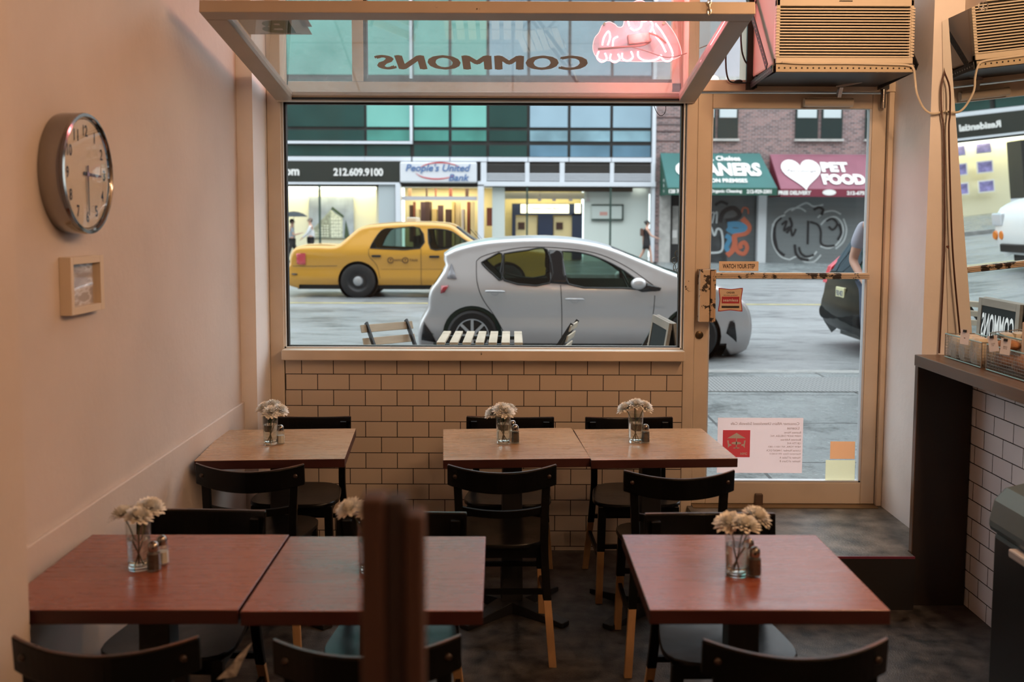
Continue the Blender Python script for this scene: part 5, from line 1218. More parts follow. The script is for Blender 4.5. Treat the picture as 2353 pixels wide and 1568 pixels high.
def patch_(root, Wf, poly, name, mat, off=.004, sides=(-1,), th=.01):
    for s in sides:
        Q = resample_keep(poly+[poly[0]], .05)[:-1]; n = len(Q); m = MB()
        # triangulated cap that follows the panel
        V = [Vector(p) for p in Q]; E = [(i, (i+1) % n) for i in range(n)]; xs_ = [p[0] for p in Q]; zs_ = [p[1] for p in Q]; gx = min(xs_)
        while gx < max(xs_):
            gz = min(zs_)
            while gz < max(zs_):
                if pip(gx, gz, Q): V.append(Vector((gx, gz)))
                gz += .05
            gx += .05
        vo, eo, fo = geometry.delaunay_2d_cdt(V, E, [], 0, 1e-5)[:3]
        keep = [tuple(f) for f in fo if pip(sum(vo[i].x for i in f)/len(f), sum(vo[i].y for i in f)/len(f), Q)]
        m.add([(v.x, s*(Wf(v.x, v.y)+off), v.y) for v in vo], keep)
        o = m.build(name, mat, root, smooth=True); sd = o.modifiers.new('thick', 'SOLIDIFY'); sd.thickness = th; sd.offset = -1 if s > 0 else 1
        sd.offset = 0
    return o
# ---- silver hatchback
o = hb = thing('silver_hatchback', 'silver hatchback parked at the kerb right outside the window', 'car', (0.93, 12.48, RD+.01))
def cv(px, py, Y): q = atY(px, py, Y); return (q[0]-o.location.x, q[1]-o.location.z)
def cl(l, Y): return [cv(a, b, Y) for a, b in l]
prof = cl([(1003,797),(982,796),(969,785),(967,755),(972,735),(982,715),(991,700),(992,680),(997,659),(1011,640),(1030,606),(1023,588),(1034,577),(1060,566),(1119,553),(1192,547.5),(1258,547),(1325,552),(1391,566),(1457,592),(1530,622),(1600,644),(1652,662),(1690,688),(1705,715),(1708,745),(1705,775),(1698,796),(1672,806),(1650,808)], 12.3)
silver = plain('silver_paint', (.60,.60,.61), .3, .35, coat=.5)
YN = 11.68
wl = [cl([(1105.8,604.5),(1128,592),(1153,584.6),(1153,643),(1132,630),(1114,614)], YN), cl([(1158,584),(1212,576.3),(1258,575),(1263,651),(1158,644.3)], YN), cl([(1294,578.5),(1331,581),(1374,592),(1424,616),(1458,640),(1490,664),(1430,662),(1307,653.5)], YN)]
rw, fw_ = cv(1085, 784, YN), cv(1590, 784, YN)
rw = (rw[0], .30); fw_ = (fw_[0], .30)
Wf = car(o, prof, .20, [rw, fw_], .352, 1.66, .93, .42, wl, (cv(1395,570,12.3)[0], cv(1560,633,12.3)[0]), (cv(1000,650,12.3)[0], cv(1024,600,12.3)[0]), silver, car_glass)
for (wx, wz) in (rw, fw_):
    for s in (-1, 1): wheel(o, wx, s*.735, wz, .298, .20, s*-1*-1, 'alloy', (tyre, plain('alloy_silver', (.55,.56,.58), .3, .7)))
patch_(o, Wf, cl([(1262,575),(1292,578),(1305,654),(1265,651)], YN), 'door_pillar', plain('pillar_black', (.012,.013,.015), .2), .004, (-1,1))
patch_(o, Wf, cl([(1456,640),(1478,648),(1519,662),(1515,668),(1474,671),(1458,664)], YN), 'mirror_sail', MATS['pillar_black'], .006, (-1,1))
seam(o, Wf, cl([(1094,601),(1096,646),(1109,686),(1136,726),(1155,760),(1160,785)], YN)); seam(o, Wf, cl([(1288,655),(1291,720),(1291,793)], YN)); seam(o, Wf, cl([(1504,679),(1501,720),(1494,765)], YN))
seam(o, Wf, cl([(1094,601),(1108,590),(1150,578),(1212,569),(1290,571),(1372,583),(1440,613),(1500,655)], YN))
for a, b, z in ((1116,1159,669),(1299,1341,687)):
    q0, q1 = cv(a, z, YN), cv(b, z, YN); y_ = -Wf(q0[0], q0[1])-.028
    MB().tube([(q0[0],y_+.024,q0[1]),(q0[0]+.03,y_,q0[1]),((q0[0]+q1[0])/2,y_-.006,q0[1]-.002),(q1[0]-.03,y_,q0[1]-.002),(q1[0],y_+.024,q0[1]-.004)], [.010,.014,.015,.014,.010], 10).build('door_handle', MATS['alloy_silver'], o, smooth=True)
    MB().ball(((q0[0]+q1[0])/2,-Wf(q0[0],q0[1])+.004,q0[1]-.022), .05, 12, 8, (1,.2,.55)).build('handle_cup', silver, o, smooth=True)
for s in (-1, 1):
    mc = cv(1467, 652, YN-.12); m = MB().ball((mc[0], s*.93, mc[1]), .095, 16, 10, (.95,.75,.72)); mo = m.build('door_mirror', silver, o, smooth=True)
    MB().bar((mc[0]+.03,s*.86,mc[1]-.03),(mc[0]+.09,s*.77,mc[1]-.03),.05,.03).build('mirror_arm', MATS['pillar_black'], mo)
patch_(o, Wf, cl([(1014,657),(1031,656),(1022,672),(1012,675)], YN), 'tail_light', plain('tail_red', (.40,.03,.04), .2, coat=.6), .010, (-1,1))
patch_(o, Wf, cl([(1036,606),(1049,641),(1027,640)], YN), 'tail_light_cover', plain('lens_grey', (.35,.36,.40), .3), .006, (-1,1))
patch_(o, Wf, cl([(1655,672),(1676,690),(1690,712),(1684,716),(1660,694)], YN), 'headlight', plain('lens_clear', (.55,.58,.62), .15, coat=.8), .006, (-1,1))
patch_(o, Wf, cl([(1672,768),(1690,782),(1698,790),(1690,738),(1680,740)], YN), 'fog_light_recess', MATS['pillar_black'], .006, (-1,1))
patch_(o, Wf, cl([(972,742),(966,785),(1000,790),(990,768)], YN), 'bumper_insert', black_plastic, .006, (-1,1))
q = cv(1509, 707, YN); lm = MB(); letters(lm, 'HYBRID', lambda a,b,c=0: (q[0]+a, -Wf(q[0]+a,q[1]+b)-.002, q[1]+b), .17, .022, bold=.02); lm.build('badge', MATS['alloy_silver'], o, recalc=False)
cab = plain('seat_cloth_dark', (.03,.032,.033), .8); cabg = plain('door_trim_grey', (.10,.17,.15), .7)
def seats(root, xs_, z, ys=(-.36,.36), mat=None):
    for x in xs_:
        for y in ys:
            m = MB().obox(Matrix.Translation((x,y,z)), .50,.48,.16).obox(Matrix.Translation((x-.27,y,z+.30)) @ Matrix.Rotation(rad(-14),4,'Y'), .13,.46,.58).obox(Matrix.Translation((x-.36,y,z+.66)), .09,.26,.17)
            m.build('seat', mat or cab, root, bevel=.04, seg=3)
sx_ = cv(1350, 700, 12.48)[0]
seats(o, [sx_-.12, sx_-1.02], .46)
MB().box(sx_-1.9,sx_+1.0,-.70,-.685,.30,.86).box(sx_-1.9,sx_+1.0,.685,.70,.30,.90).build('door_trim', cabg, o); MB().box(sx_+.72,sx_+1.25,-.68,.68,.70,.90).build('dashboard', cab, o, bevel=.05)
MB().lathe([(.17,-.012),(.185,0),(.17,.012),(.158,0),(.17,-.012)], 24, Matrix.Translation((sx_+.52,.36,.88)) @ Matrix.Rotation(rad(65),4,'Y')).build('steering_wheel', black_plastic, o, smooth=True)
q = cv(1113, 556, 12.48); MB().tube([(q[0],0,q[1]-.03),(q[0]-.18,0,q[1]+.16)], .004, 6).build('roof_aerial', black_plastic, o)
q = cv(1540, 628, 12.1); MB().bar((q[0],-.5,q[1]+.0),(q[0]-.12,-.1,q[1]+.06),.02,.015).bar((q[0]+.03,.1,q[1]+.0),(q[0]-.09,.5,q[1]+.06),.02,.015).build('wiper', black_plastic, o)
# ---- yellow taxi
YT = 19.8
o = tx_ = thing('yellow_taxi', 'yellow taxi driving past behind the silver hatchback', 'taxi', (-1.7, 20.7, RD+.115))
prof = cl([(700,659),(676,652),(669,640),(668,622),(673,612),(680,604),(682,585),(690,571),(702,565),(740,563),(786,563),(805,549),(831,526),(850,519),(868,516.5),(922,512.5),(987,512),(1030,515),(1050,522),(1080,545),(1112,561),(1150,564),(1220,570),(1262,577),(1284,590),(1291,610),(1292,640),(1286,655),(1262,660)], 20.5)
yel = plain('taxi_yellow', (.62,.31,.035), .3, coat=.7)
wl = [cl([(850.5,570.5),(856,558),(866,541),(880,527),(905,525),(963,524.5),(965.5,571)], YT), cl([(982,526.6),(1008,526.5),(1037,532),(1061,548),(1083,563),(1060,569),(1030,571.5),(990,572)], YT)]
rw, fw_ = cv(823, 650, YT), cv(1163, 650, YT); rw = (rw[0], .345); fw_ = (fw_[0], .345)
Wf = car(o, prof, .27, [rw, fw_], .40, 1.90, 1.0, .40, wl, (cv(1048,522,20.5)[0], cv(1112,561,20.5)[0]), (cv(790,560,20.5)[0], cv(834,525,20.5)[0]), yel, car_glass, step=.09, r=.09, taper=.12)
for (wx, wz) in (rw, fw_):
    for s in (-1, 1): wheel(o, wx, s*.84, wz, .345, .21, s, 'steel', (tyre, plain('hub_grey', (.42,.43,.44), .4, .5)))
patch_(o, Wf, cl([(681,583),(702,582),(702,609),(682,607)], YT), 'tail_light', plain('tail_pinkred', (.62,.08,.10), .25, coat=.6), .012, (-1,1))
patch_(o, Wf, cl([(669,629),(682,629),(682,632),(669,632)], YT), 'bumper_strip', black_plastic, .012, (-1,1))
for l in ([(876,619),(1000,619),(1150,620)],): seam(o, Wf, cl(l, YT), 'side_moulding_gap')
seam(o, Wf, cl([(968,572),(968,600),(968,655)], YT)); seam(o, Wf, cl([(848,572),(850,590),(866,610),(873,640)], YT)); seam(o, Wf, cl([(1085,566),(1092,600),(1090,655)], YT)); seam(o, Wf, cl([(670,612),(720,612),(775,611)], YT))
for a, b, z in ((855,876,588.5),(987,1010,590)):
    q0, q1 = cv(a, z, YT), cv(b, z, YT); MB().box(q0[0],q1[0],-Wf(q0[0],q0[1])-.025,-Wf(q0[0],q0[1])+.01,q0[1]-.022,q0[1]+.022).build('door_handle', black_plastic, o, bevel=.008)
for x_, s_l in ((898,'T'),(932,'T')):
    q = cv(x_, 598, YT); lm = MB(); lm.tube([(q[0]+.055*math.cos(k*PI/8), -Wf(q[0],q[1])-.002, q[1]+.055*math.sin(k*PI/8)) for k in range(16)], .010, 5, closed=True); letters(lm, s_l, lambda a,b,c=0: (q[0]+a, -Wf(q[0],q[1])-.006, q[1]+b), .05, .05, bold=.03)
    letters(lm, 'NYC' if x_ == 898 else 'TAXI', lambda a,b,c=0: (q[0]+.16+a, -Wf(q[0]+.16,q[1])-.006, q[1]+b), .16, .045, bold=.02); lm.build('taxi_lettering', plain('taxi_print', (.10,.05,.02), .5), o, recalc=False)
sx_ = cv(1000, 560, 20.7)[0]; seats(o, [sx_, sx_-1.05], .50, (-.42,.42)); MB().box(sx_+.55,sx_+1.0,-.75,.75,.80,1.0).build('dashboard', cab, o, bevel=.05)
mc = cv(1075, 562, YT-.1)
for s in (-1, 1): MB().ball((mc[0],s*1.02,mc[1]), .085, 12, 8, (.8,1,.75)).build('door_mirror', black_plastic, o, smooth=True)
hd = cv(1008, 535, 20.3); 
q = cv(1100, 556, 20.7); MB().tube([(q[0]+.25,-.6,.98),(q[0]-.05,-.6,1.35)], .005, 6).build('roof_aerial', black_plastic, o)
# roof light
q = cv(950, 512, 20.7); MB().box(q[0]-.10,q[0]+.10,-.42,.42,1.50,1.62).build('roof_sign', plain('roof_sign_white', (.6,.58,.5), .4), o, bevel=.02)
# ---- dark SUV ahead of the hatchback
o = thing('dark_sport_utility', 'dark sport utility vehicle parked ahead of the hatchback, rear corner seen through the door', 'car', (4.15, 12.55, RD+.01))
prof = [(.12,.28),(.02,.34),(-.02,.55),(.03,.75),(.08,.98),(.22,1.18),(.42,1.52),(.60,1.70),(1.0,1.76),(1.8,1.76),(2.5,1.70),(2.95,1.45),(3.35,1.14),(3.9,1.06),(4.4,.95),(4.55,.75),(4.6,.5),(4.5,.30)]
black_paint = plain('black_car_paint', (.005,.006,.006), .3, spec=.12)
Wf = car(o, prof, .26, [(.95,.36),(3.7,.36)], .42, 1.84, 1.08, .38, [[(.62,1.12),(.72,1.45),(.95,1.62),(1.5,1.63),(1.55,1.12)],[(1.64,1.12),(1.62,1.63),(2.4,1.60),(2.95,1.2),(2.9,1.12)]], (2.6,3.4), (.10,.50), black_paint, dark_car_glass, step=.1, r=.09, taper=.10)
for wx in (.95, 3.7):
    for s in (-1, 1): wheel(o, wx, s*.80, .36, .36, .23, s, 'alloy', (tyre, MATS['alloy_silver']))
for s in (-1, 1): MB().prism([(.03,.84),(.10,1.06),(.30,1.24),(.34,1.20),(.30,1.0),(.24,.84)], lambda a,b,dd: (a,dd,b), s*.70, s*.865).build('tail_light', plain('tail_bright_red', (.65,.03,.05), .25, coat=.6) if 'tail_bright_red' not in MATS else MATS['tail_bright_red'], o, bevel=.02)
MB().box(-.012,.03,-.16,.16,.68,.83).build('number_plate', plain('plate_cream', (.62,.60,.36), .5), o, bevel=.008); lm = MB(); letters(lm, 'FKB 4073', lambda a,b,c=0: (-.0135, -a, .755+b), .25, .07, bold=.02); lm.build('plate_lettering', plain('plate_blue', (.06,.08,.20), .5), o, recalc=False)
MB().box(-.04,.20,-.80,.80,.36,.58).build('bumper', plain('bumper_black', (.006,.006,.007), .6, spec=.1), o, bevel=.09, seg=4)
# ---- white van, seen in the mirror
o = thing('white_van', 'white van with round orange lamps stopped in the street, seen in the mirror', 'van', (-9.6, 16.4, RD+.09))
prof = [(.1,.30),(.0,.45),(-.0,1.2),(.05,1.9),(.2,2.1),(1.5,2.14),(3.2,2.12),(3.7,1.95),(4.3,1.35),(5.0,1.20),(5.3,1.08),(5.4,.85),(5.42,.50),(5.3,.32)]
Wf = car(o, prof, .30, [(1.0,.38),(4.5,.38)], .45, 2.0, 1.25, .12, [[(3.0,1.28),(3.0,1.85),(3.6,1.82),(4.15,1.35),(4.1,1.28)]], (3.72,4.35), (-9,-8), plain('van_white', (.72,.74,.74), .35, coat=.4), dark_car_glass, step=.14, r=.10, taper=.08)
for wx in (1.0, 4.5):
    for s in (-1, 1): wheel(o, wx, s*.88, .38, .38, .22, s, 'steel', (tyre, MATS['hub_grey']))
for s in (-1, 1):
    MB().box(5.36,5.445,s*.70-.18,s*.70+.18,.80,1.02).build('headlight', MATS['lens_clear'], o, bevel=.03)
    for dy in (-.1,.12): MB().lathe([(0,.03),(.07,.028),(.085,0)], 18, Matrix.Translation((5.425,s*.66+dy,.64)) @ Matrix.Rotation(PI/2,4,'Y')).build('orange_lamp', plain('lamp_orange', (.65,.20,.04), .3) if 'lamp_orange' not in MATS else MATS['lamp_orange'], o, smooth=True)
MB().box(5.40,5.47,-.6,.6,.36,.5).build('bumper', black_plastic, o, bevel=.02)

# ================================================================== PAVEMENT FURNITURE
pal = wood('weathered_slat', (.34,.27,.19), (.52,.44,.34), 'Y', .6, 5); pal_x = wood('weathered_board_frame', (.15,.12,.09), (.27,.22,.17), 'X', .6, 5)
o = thing('slatted_table', 'weathered slatted wooden table outside the window', 'table', (-.215, 6.95, SW))
W_ = .60
for k in range(7):
    x = -W_/2+.04+k*(W_-.08)/6; 
    for y0, y1 in ((-.35,.18),(.19,.34)): MB().box(x-.028,x+.028,y0,y1,.705,.722).build('slat', pal, o, bevel=.002)
MB().box(-W_/2+.02,W_/2-.02,-.30,-.26,.68,.704).box(-W_/2+.02,W_/2-.02,.165,.205,.68,.704).build('cross_rail', metal_dark, o)
for sx in (-1, 1):
    for sy in (-1, 1): MB().bar((sx*.26,sy*.26,.68),(sx*.26,-sy*.28,0.004),.02,.03).build('leg', metal_dark, o)
def folding_chair(label, loc, rz):
    o = thing('folding_chair', label, 'chair', loc, rz, 'slatted folding chairs outside')
    # faces +x ; back at -x
    for k in range(6): MB().box(-.17+.066*k,-.115+.066*k,-.20,.20,.440,.455).build('seat_slat', pal, o, bevel=.002)
    for k, (z, t) in enumerate(((.60,.05),(.69,.05),(.78,.05))):
        x = -.185-(z-.45)*.30; Mx = Matrix.Translation((x,0,z)) @ Matrix.Rotation(rad(-17),4,'Y'); MB().obox(Mx, .013,.44,.055).build('back_slat', pal, o, bevel=.002)
    for s in (-1, 1): MB().bar((-.295,s*.17,.82),(.22,s*.17,.004),.014,.030,(1,0,0)).build('leg', metal_dark, o); MB().bar((.17,s*.19,.44),(-.25,s*.19,.004),.014,.028,(1,0,0)).build('leg', metal_dark, o)
    return o
p = atY(905, 770, 6.9)
folding_chair('slatted folding chair outside, left of the slatted table', (p[0]+.13, 6.80, SW), rad(-48))
p = atY(1303, 770, 7.9)
fc = folding_chair('slatted folding chair outside, right of the slatted table', (p[0]-.20, 7.9, SW), rad(168)); fc.scale = (.9,.9,.9)
fc = folding_chair('slatted folding chair outside, beside the sandwich board', (.87, 7.18, SW), rad(200)); fc.scale = (.92,.92,.92)
o = thing('sandwich_board', 'black sandwich board with a weathered wooden frame outside the window corner', 'sign', (.985, 6.42, SW), rad(-88))
for s in (-1, 1):
    Mb = Matrix.Rotation(rad(8*s), 4, 'X') ; 
    T_ = lambda x, y, z: Mb @ Vector((x, y-s*0, z-.92)) + Vector((0,0,.92))
    Mt = Matrix.Translation((0,0,.90)) @ Matrix.Rotation(rad(9*s),4,'X') @ Matrix.Translation((0,.012*s,-.45))
    fr = MB()
    for xx in (-.27,.27): fr.obox(Mt @ Matrix.Translation((xx,0,0)), .05,.022,.90)
    for zz in (-.35,.425): fr.obox(Mt @ Matrix.Translation((0,0,zz)), .489,.022,.05)
    fr.build('board_frame', pal_x, o, bevel=.002)
    MB().obox(Mt @ Matrix.Translation((0,0,.0375)), .488,.012,.724).build('board_panel', plain('chalkboard', (.010,.013,.013), .7, spec=.15) if 'chalkboard' not in MATS else MATS['chalkboard'], o)
    if s < 0: continue
    lm = MB(); letters(lm, 'COMMONS', lambda a,b,c=0: Mt @ Vector((-a*s, s*.0075, .27+b)), .46, .17, bold=.02); lm.build('board_lettering', paper_white, o, recalc=False)
# ornament of wire on the window edge, outside
q = atY(1556, 605, 5.26); m = MB()
for k in range(7):
    a = k*1.3; m.tube([(q[0]+.018*math.sin(a*2)+.014*math.cos(i*PI/6)*math.cos(a), 5.255+.006*math.cos(i*PI/6), q[1]+.05-.018*k+.016*math.sin(i*PI/6)) for i in range(12)], .0020, 5, closed=True)
m.tube([(q[0]+.01,5.255,q[1]+.05),(q[0]+.015,5.255,q[1]+.10)], .0015, 5)
tag(m.build('wire_ornament', plain('tarnished_wire', (.12,.10,.06), .4, .6), smooth=True), 'small tangled wire ornament hanging at the right edge of the window', 'ornament')
tag(MB().tube(smooth_path([Vector((atY(x,y,5.3)[0],5.3,atY(x,y,5.3)[1])) for x,y in ((1502,240),(1508,256),(1517,266),(1526,262),(1530,250),(1528,240))]), .0018, 5).build('loose_wire', cord_black), 'thin loose wire looping at the top right of the window', 'wire')

# ================================================================== PEOPLE
skin = plain('skin', (.52,.30,.22), .55); hair_d = plain('hair_dark', (.02,.015,.012), .6)
def skel(name, mat, nodes, edges, parent, root=0, sub=2):
    me = bpy.data.meshes.new(name); me.from_pydata([n[:3] for n in nodes], edges, []); me.materials.append(mat)
    ob = bpy.data.objects.new(name, me); COL.objects.link(ob); ob.parent = parent
    sk = ob.modifiers.new('skin', 'SKIN'); 
    if not me.skin_vertices: 
        bm = bmesh.new(); bm.from_mesh(me); bm.verts.layers.skin.verify(); bm.to_mesh(me); bm.free()
    for i, n in enumerate(nodes):
        r = n[3]; r = r if isinstance(r, tuple) else (r, r); me.skin_vertices[0].data[i].radius = r; me.skin_vertices[0].data[i].use_root = (i == root)
    sk.use_smooth_shade = True; sk.branch_smoothing = .5
    sb = ob.modifiers.new('sub', 'SUBSURF'); sb.levels = sb.render_levels = sub
    return ob
def person(label, loc, rz, H, step, armL, armR, kind):
    """facing +x. step: leg stride angle; armL/armR: (shoulder swing, elbow bend) degrees"""
    o = thing('person', label, 'person', loc, rz); k = H/1.72
    def leg(s, sw, kn):
        hx, hz = 0, .92; a = rad(sw); kx, kz = hx+.43*math.sin(a), hz-.43*math.cos(a); b = rad(sw-kn); fx, fz = kx+.42*math.sin(b), kz-.42*math.cos(b)
        return [(hx,s*.09,hz-.03,.088),(hx+.2*math.sin(a),s*.092,hz-.2*math.cos(a),.076),(kx,s*.09,kz,.056),(kx+.15*math.sin(b),s*.09,kz-.15*math.cos(b),.054),(fx,s*.09,fz,.036),(fx+.10,s*.095,fz-.03,.030),(fx+.17,s*.10,fz-.045,.022)]
    def arm(s, sw, el):
        sx, sz = 0, 1.40; a = rad(sw); ex, ez = sx+.29*math.sin(a), sz-.29*math.cos(a); b = rad(sw+el); wx, wz = ex+.25*math.sin(b), ez-.25*math.cos(b)
        d = (math.sin(b), -math.cos(b)); P_ = [(sx,s*.17,sz,.052),(ex,s*.235,ez,.038),(wx,s*.23,wz,.026),(wx+d[0]*.05,s*.228,wz+d[1]*.05,(.034,.018)),(wx+d[0]*.09,s*.226,wz+d[1]*.09,(.036,.016))]
        return P_, d
    nodes = [(0,0,.95,(.13,.10)),(0,0,1.08,(.115,.085)),(0,0,1.22,(.125,.09)),(0,0,1.38,(.14,.085)),(.01,0,1.47,.058),(.02,0,1.53,.052),(.025,0,1.60,(.078,.088)),(.02,0,1.67,(.068,.080))]
    edges = [(i,i+1) for i in range(7)]
    for s, (sw, kn) in zip((-1,1), step):
        b = len(nodes); nodes += leg(s, sw, kn); edges.append((0,b)); edges += [(b+i,b+i+1) for i in range(6)]
    for s, (sw, el) in zip((-1,1), (armL, armR)):
        P_, d = arm(s, sw, el); b = len(nodes); nodes += P_; edges.append((3,b)); edges += [(b+i,b+i+1) for i in range(4)]
        wx, wy, wz = P_[-1][:3]
        for j, (dy, L_) in enumerate(((-.028,.055),(-.010,.066),(.009,.062),(.027,.048))):
            c = len(nodes); nodes += [(wx+d[0]*.02,wy+dy,wz+d[1]*.02,.010),(wx+d[0]*L_*.6+.004,wy+dy*1.1,wz+d[1]*L_*.6,.009),(wx+d[0]*L_+.014,wy+dy*1.1,wz+d[1]*L_,.007)]; edges += [(b+4,c),(c,c+1),(c+1,c+2)]
        c = len(nodes); nodes += [(P_[-2][0]+.03,P_[-2][1]-s*.012,P_[-2][2]+d[1]*.01,.011),(P_[-2][0]+.05,P_[-2][1]-s*.018,P_[-2][2]+d[1]*.03,.009)]; edges += [(b+3,c),(c,c+1)]
    sc = lambda L_: [(n[0]*k,n[1]*k,n[2]*k,tuple(r*k for r in n[3]) if isinstance(n[3],tuple) else n[3]*k) for n in L_]
    low = min(n[2]-(n[3] if not isinstance(n[3],tuple) else n[3][0])*.9 for n in nodes); 
    nodes = [(n[0],n[1],n[2]-low,n[3]) for n in nodes]; dz = -low
    bd = skel('body', skin, sc(nodes), edges, o)
    hd = Vector((.025,0,1.625+dz))*k
    f = MB().ball(hd+Vector((.095,0,-.005))*k, .016*k, 8, 6, (1,.7,1.3)); f.build('nose', skin, o, smooth=True)
    MB().ball(hd+Vector((.080,-.030,.018))*k, .010*k, 8, 6).ball(hd+Vector((.080,.030,.018))*k, .010*k, 8, 6).build('eyes', hair_d, o, smooth=True)
    MB().ball(hd+Vector((.083,0,-.045))*k, .020*k, 8, 6, (.3,1,.3)).build('mouth', plain('lips', (.35,.10,.09), .5), o, smooth=True)
    for s in (-1,1): MB().ball(hd+Vector((-.005,s*.082,0))*k, .022*k, 8, 6, (.8,.35,1.3)).build('ear', skin, o, smooth=True)
    MB().ball(hd+Vector((-.018,0,.022))*k, .098*k, 16, 10, (1,.88,1.02)).build('hair', kind.get('hair', hair_d), o, smooth=True)
    g_ = 1.16
    if kind.get('bun'): MB().ball(hd+Vector((-.11,0,.05))*k, .04*k, 10, 8).build('hair_bun', hair_d, o, smooth=True)
    if 'dress' in kind:
        m = MB(); prof = [(.10,1.43),(.135,1.36),(.14,1.25),(.118,1.10),(.15,.95),(.165,.80),(.175,.62)]
        M_ = Matrix.Scale(1,4); m.lathe([(r_*k,(z+dz)*k) for r_, z in prof], 24); m.v = [(v[0]*.92+.0,v[1]*1.15,v[2]) for v in m.v]; d_ = m.build('dress', kind['dress'], o, smooth=True); d_.modifiers.new('thick','SOLIDIFY').thickness = .006
    else:
        sh = [n for n in nodes[0:4]]; sh = [(n[0],n[1],n[2],tuple(r*1.10 for r in n[3])) for n in sh]; b0 = 4; nn = sh+[]; ee = [(0,1),(1,2),(2,3)]
        ai = 8+14
        for s in range(2):
            st_ = ai+s*(5+12+2); A = nodes[st_]; B = nodes[st_+1]; C_ = nodes[st_+2]; f_ = kind.get('sleeve', .7)
            nn.append((A[0],A[1],A[2],.068)); nn.append((A[0]+(B[0]-A[0])*f_,A[1]+(B[1]-A[1])*f_,A[2]+(B[2]-A[2])*f_,.060)); ee += [(3,len(nn)-2),(len(nn)-2,len(nn)-1)]
            if kind.get('long'): nn.append((B[0],B[1],B[2],.052)); nn.append((C_[0],C_[1],C_[2],.040)); ee += [(len(nn)-3,len(nn)-2),(len(nn)-2,len(nn)-1)]
        skel('shirt', kind['shirt'], sc(nn), ee, o)
        tr = [(0,0,nodes[0][2]-.01,(.14,.115))]; te = []
        for s in range(2):
            b_ = 8+s*7; L_ = nodes[b_:b_+5]; c0 = len(tr)
            for n in L_: tr.append((n[0],n[1],n[2],n[3]*1.22 if n[3] > .04 else .058))
            te.append((0,c0)); te += [(c0+i,c0+i+1) for i in range(4)]
        skel('trousers', kind['trousers'], sc(tr), te, o)
        MB().box((-.13)*k,.13*k,-.13*k,.13*k,(.985+dz)*k,(1.005+dz)*k).build('belt', black_plastic, o, bevel=.03)
    for s in range(2):
        n = nodes[8+s*7+5]; MB().ball((n[0]*k+.02*k,n[1]*k,.045*k+max(0,(n[2]-.06))*k), .055*k, 12, 8, (2.2,.8,.75)).build('shoe', kind.get('shoe', black_plastic), o, smooth=True)
    return o, dz, k
wh_shirt = plain('white_shirt', (.62,.63,.66), .7); blk = plain('black_cloth', (.012,.012,.014), .8); gry = plain('grey_shirt', (.34,.35,.42), .8); greyb = plain('grey_blue_shirt', (.30,.34,.38), .8)
Yp = 36.6
X_ = atY(1486, 560, Yp)[0]
o, dz, k = person('person in a sleeveless black dress walking past the white wall across the street', (X_, Yp, SW), 0, 1.60, ((18,10),(-16,14)), (28,42), (-22,20), dict(dress=blk, bun=True))
b = MB().box(-.24,-.13,-.12,.12,1.02,1.30).build('shoulder_bag', plain('brown_leather', (.10,.045,.03), .5), o, bevel=.03)
X_ = atY(671, 560, Yp)[0]
o, dz, k = person('person with dark trousers walking under a dark umbrella at the left edge of the window', (X_, Yp, SW), rad(15), 1.62, ((-14,6),(20,8)), (10,95), (-8,20), dict(shirt=greyb, trousers=blk))
um = thing('umbrella', 'dark umbrella held over the person at the left edge of the window', 'umbrella', (X_+.12, Yp-.18, SW))
MB().tube([(0,0,1.02),(0,0,1.86)], .008, 6).build('shaft', black_plastic, um)
MB().lathe([(.001,1.88),(.16,1.86),(.34,1.80),(.50,1.69),(.495,1.685),(.33,1.79),(.16,1.85),(.001,1.87)], 8).build('canopy', plain('umbrella_cloth', (.03,.04,.05), .6), um)
MB().tube([(0,0,1.02),(0,.0,.97),(.03,0,.95),(.05,0,.97)], .011, 8).build('handle', black_plastic, um)
X_ = atY(699, 560, Yp)[0]
person('person in a white shirt and black trousers walking behind the taxi boot', (X_+.05, Yp+.95, SW), rad(190), 1.66, ((16,6),(-14,14)), (-22,22), (24,22), dict(shirt=wh_shirt, trousers=blk, sleeve=.95, long=True, hair=plain('hair_grey', (.16,.13,.11), .7)))
X_ = atY(2030, 560, 8.7)[0]
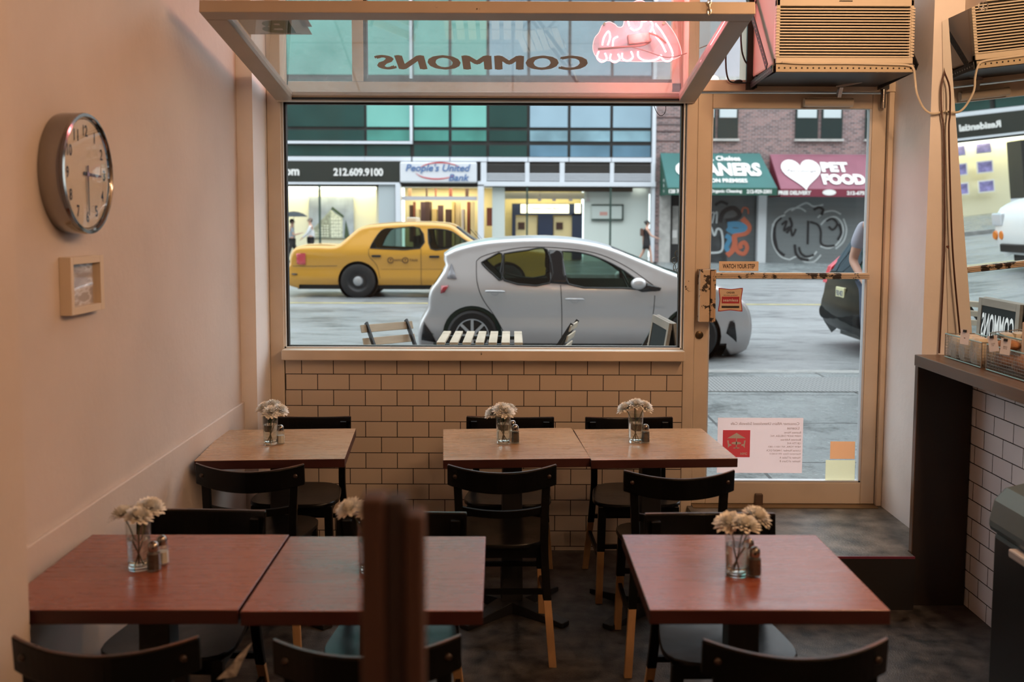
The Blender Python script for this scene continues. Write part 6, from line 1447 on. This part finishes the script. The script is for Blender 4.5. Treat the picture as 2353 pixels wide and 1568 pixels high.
person('person in a grey T-shirt outside, only an elbow showing past the door frame', (X_, 8.7, SW), rad(-85), 1.86, ((0,0),(3,2)), (-8,60), (-6,65), dict(shirt=gry, trousers=plain('jeans', (.05,.07,.12), .8), sleeve=.72))

# ================================================================== LIGHT
w = bpy.data.worlds.new('overcast'); SC.world = w; w.use_nodes = True; t = w.node_tree
bg = t.nodes['Background']; tc = N(t,'ShaderNodeTexCoord'); sp = N(t,'ShaderNodeSeparateXYZ'); t.links.new(tc.outputs['Generated'], sp.inputs[0])
cr = ramp(t, [(.0,(.62,.70,.74)),(.35,(.80,.84,.90)),(1.0,(.95,1.0,1.05))], sp.outputs[2]); t.links.new(cr, bg.inputs[0]); bg.inputs[1].default_value = 3.2
def lamp(name, kind, loc, power, col, size=.1, rot=None, size_y=None):
    l = bpy.data.lights.new(name, kind); l.energy = power; l.color = col
    if kind == 'AREA': l.size = size; 
    elif kind == 'POINT': l.shadow_soft_size = size
    if size_y: l.shape = 'RECTANGLE'; l.size_y = size_y
    o = bpy.data.objects.new(name, l); COL.objects.link(o); o.location = loc
    if rot: o.rotation_euler = rot
    return o
WARM = (1.0,.60,.33)
for k, (x, y) in enumerate(((1.70,3.5),(1.70,2.7),(1.70,1.9),(1.70,1.1),(1.70,.3),(1.2,-.8))):
    lamp('pendant_bulb_light', 'POINT', (x, y, max(2.85, 1.8+.132*(10.4-y))), 24, WARM, .06)
lamp('neon_glow', 'POINT', (atY(1470,95,5.2)[0], 5.16, atY(1470,95,5.2)[1]+.05), 11, (1,.22,.26), .08)
for x in (-20,-14.5,-8,-4.2): lamp('shop_ceiling_light', 'AREA', (x, BY+.75, 3.1), 60, (1,.90,.62), 4.0, (0,0,0), .6)
lamp('bank_ceiling_light', 'AREA', (bx_(1010), BY+2, 3.1), 130, (1,.86,.58), 3, (0,0,0), 2)
lamp('cash_ceiling_light', 'AREA', (bx_(1255), BY+1.2, 3.1), 60, (1,.86,.55), 3, (0,0,0), 1)
lamp('lobby_ceiling_light', 'AREA', (bx_(1430), BY+.45, 3.1), 22, (1,.97,.9), 2, (0,0,0), .5)
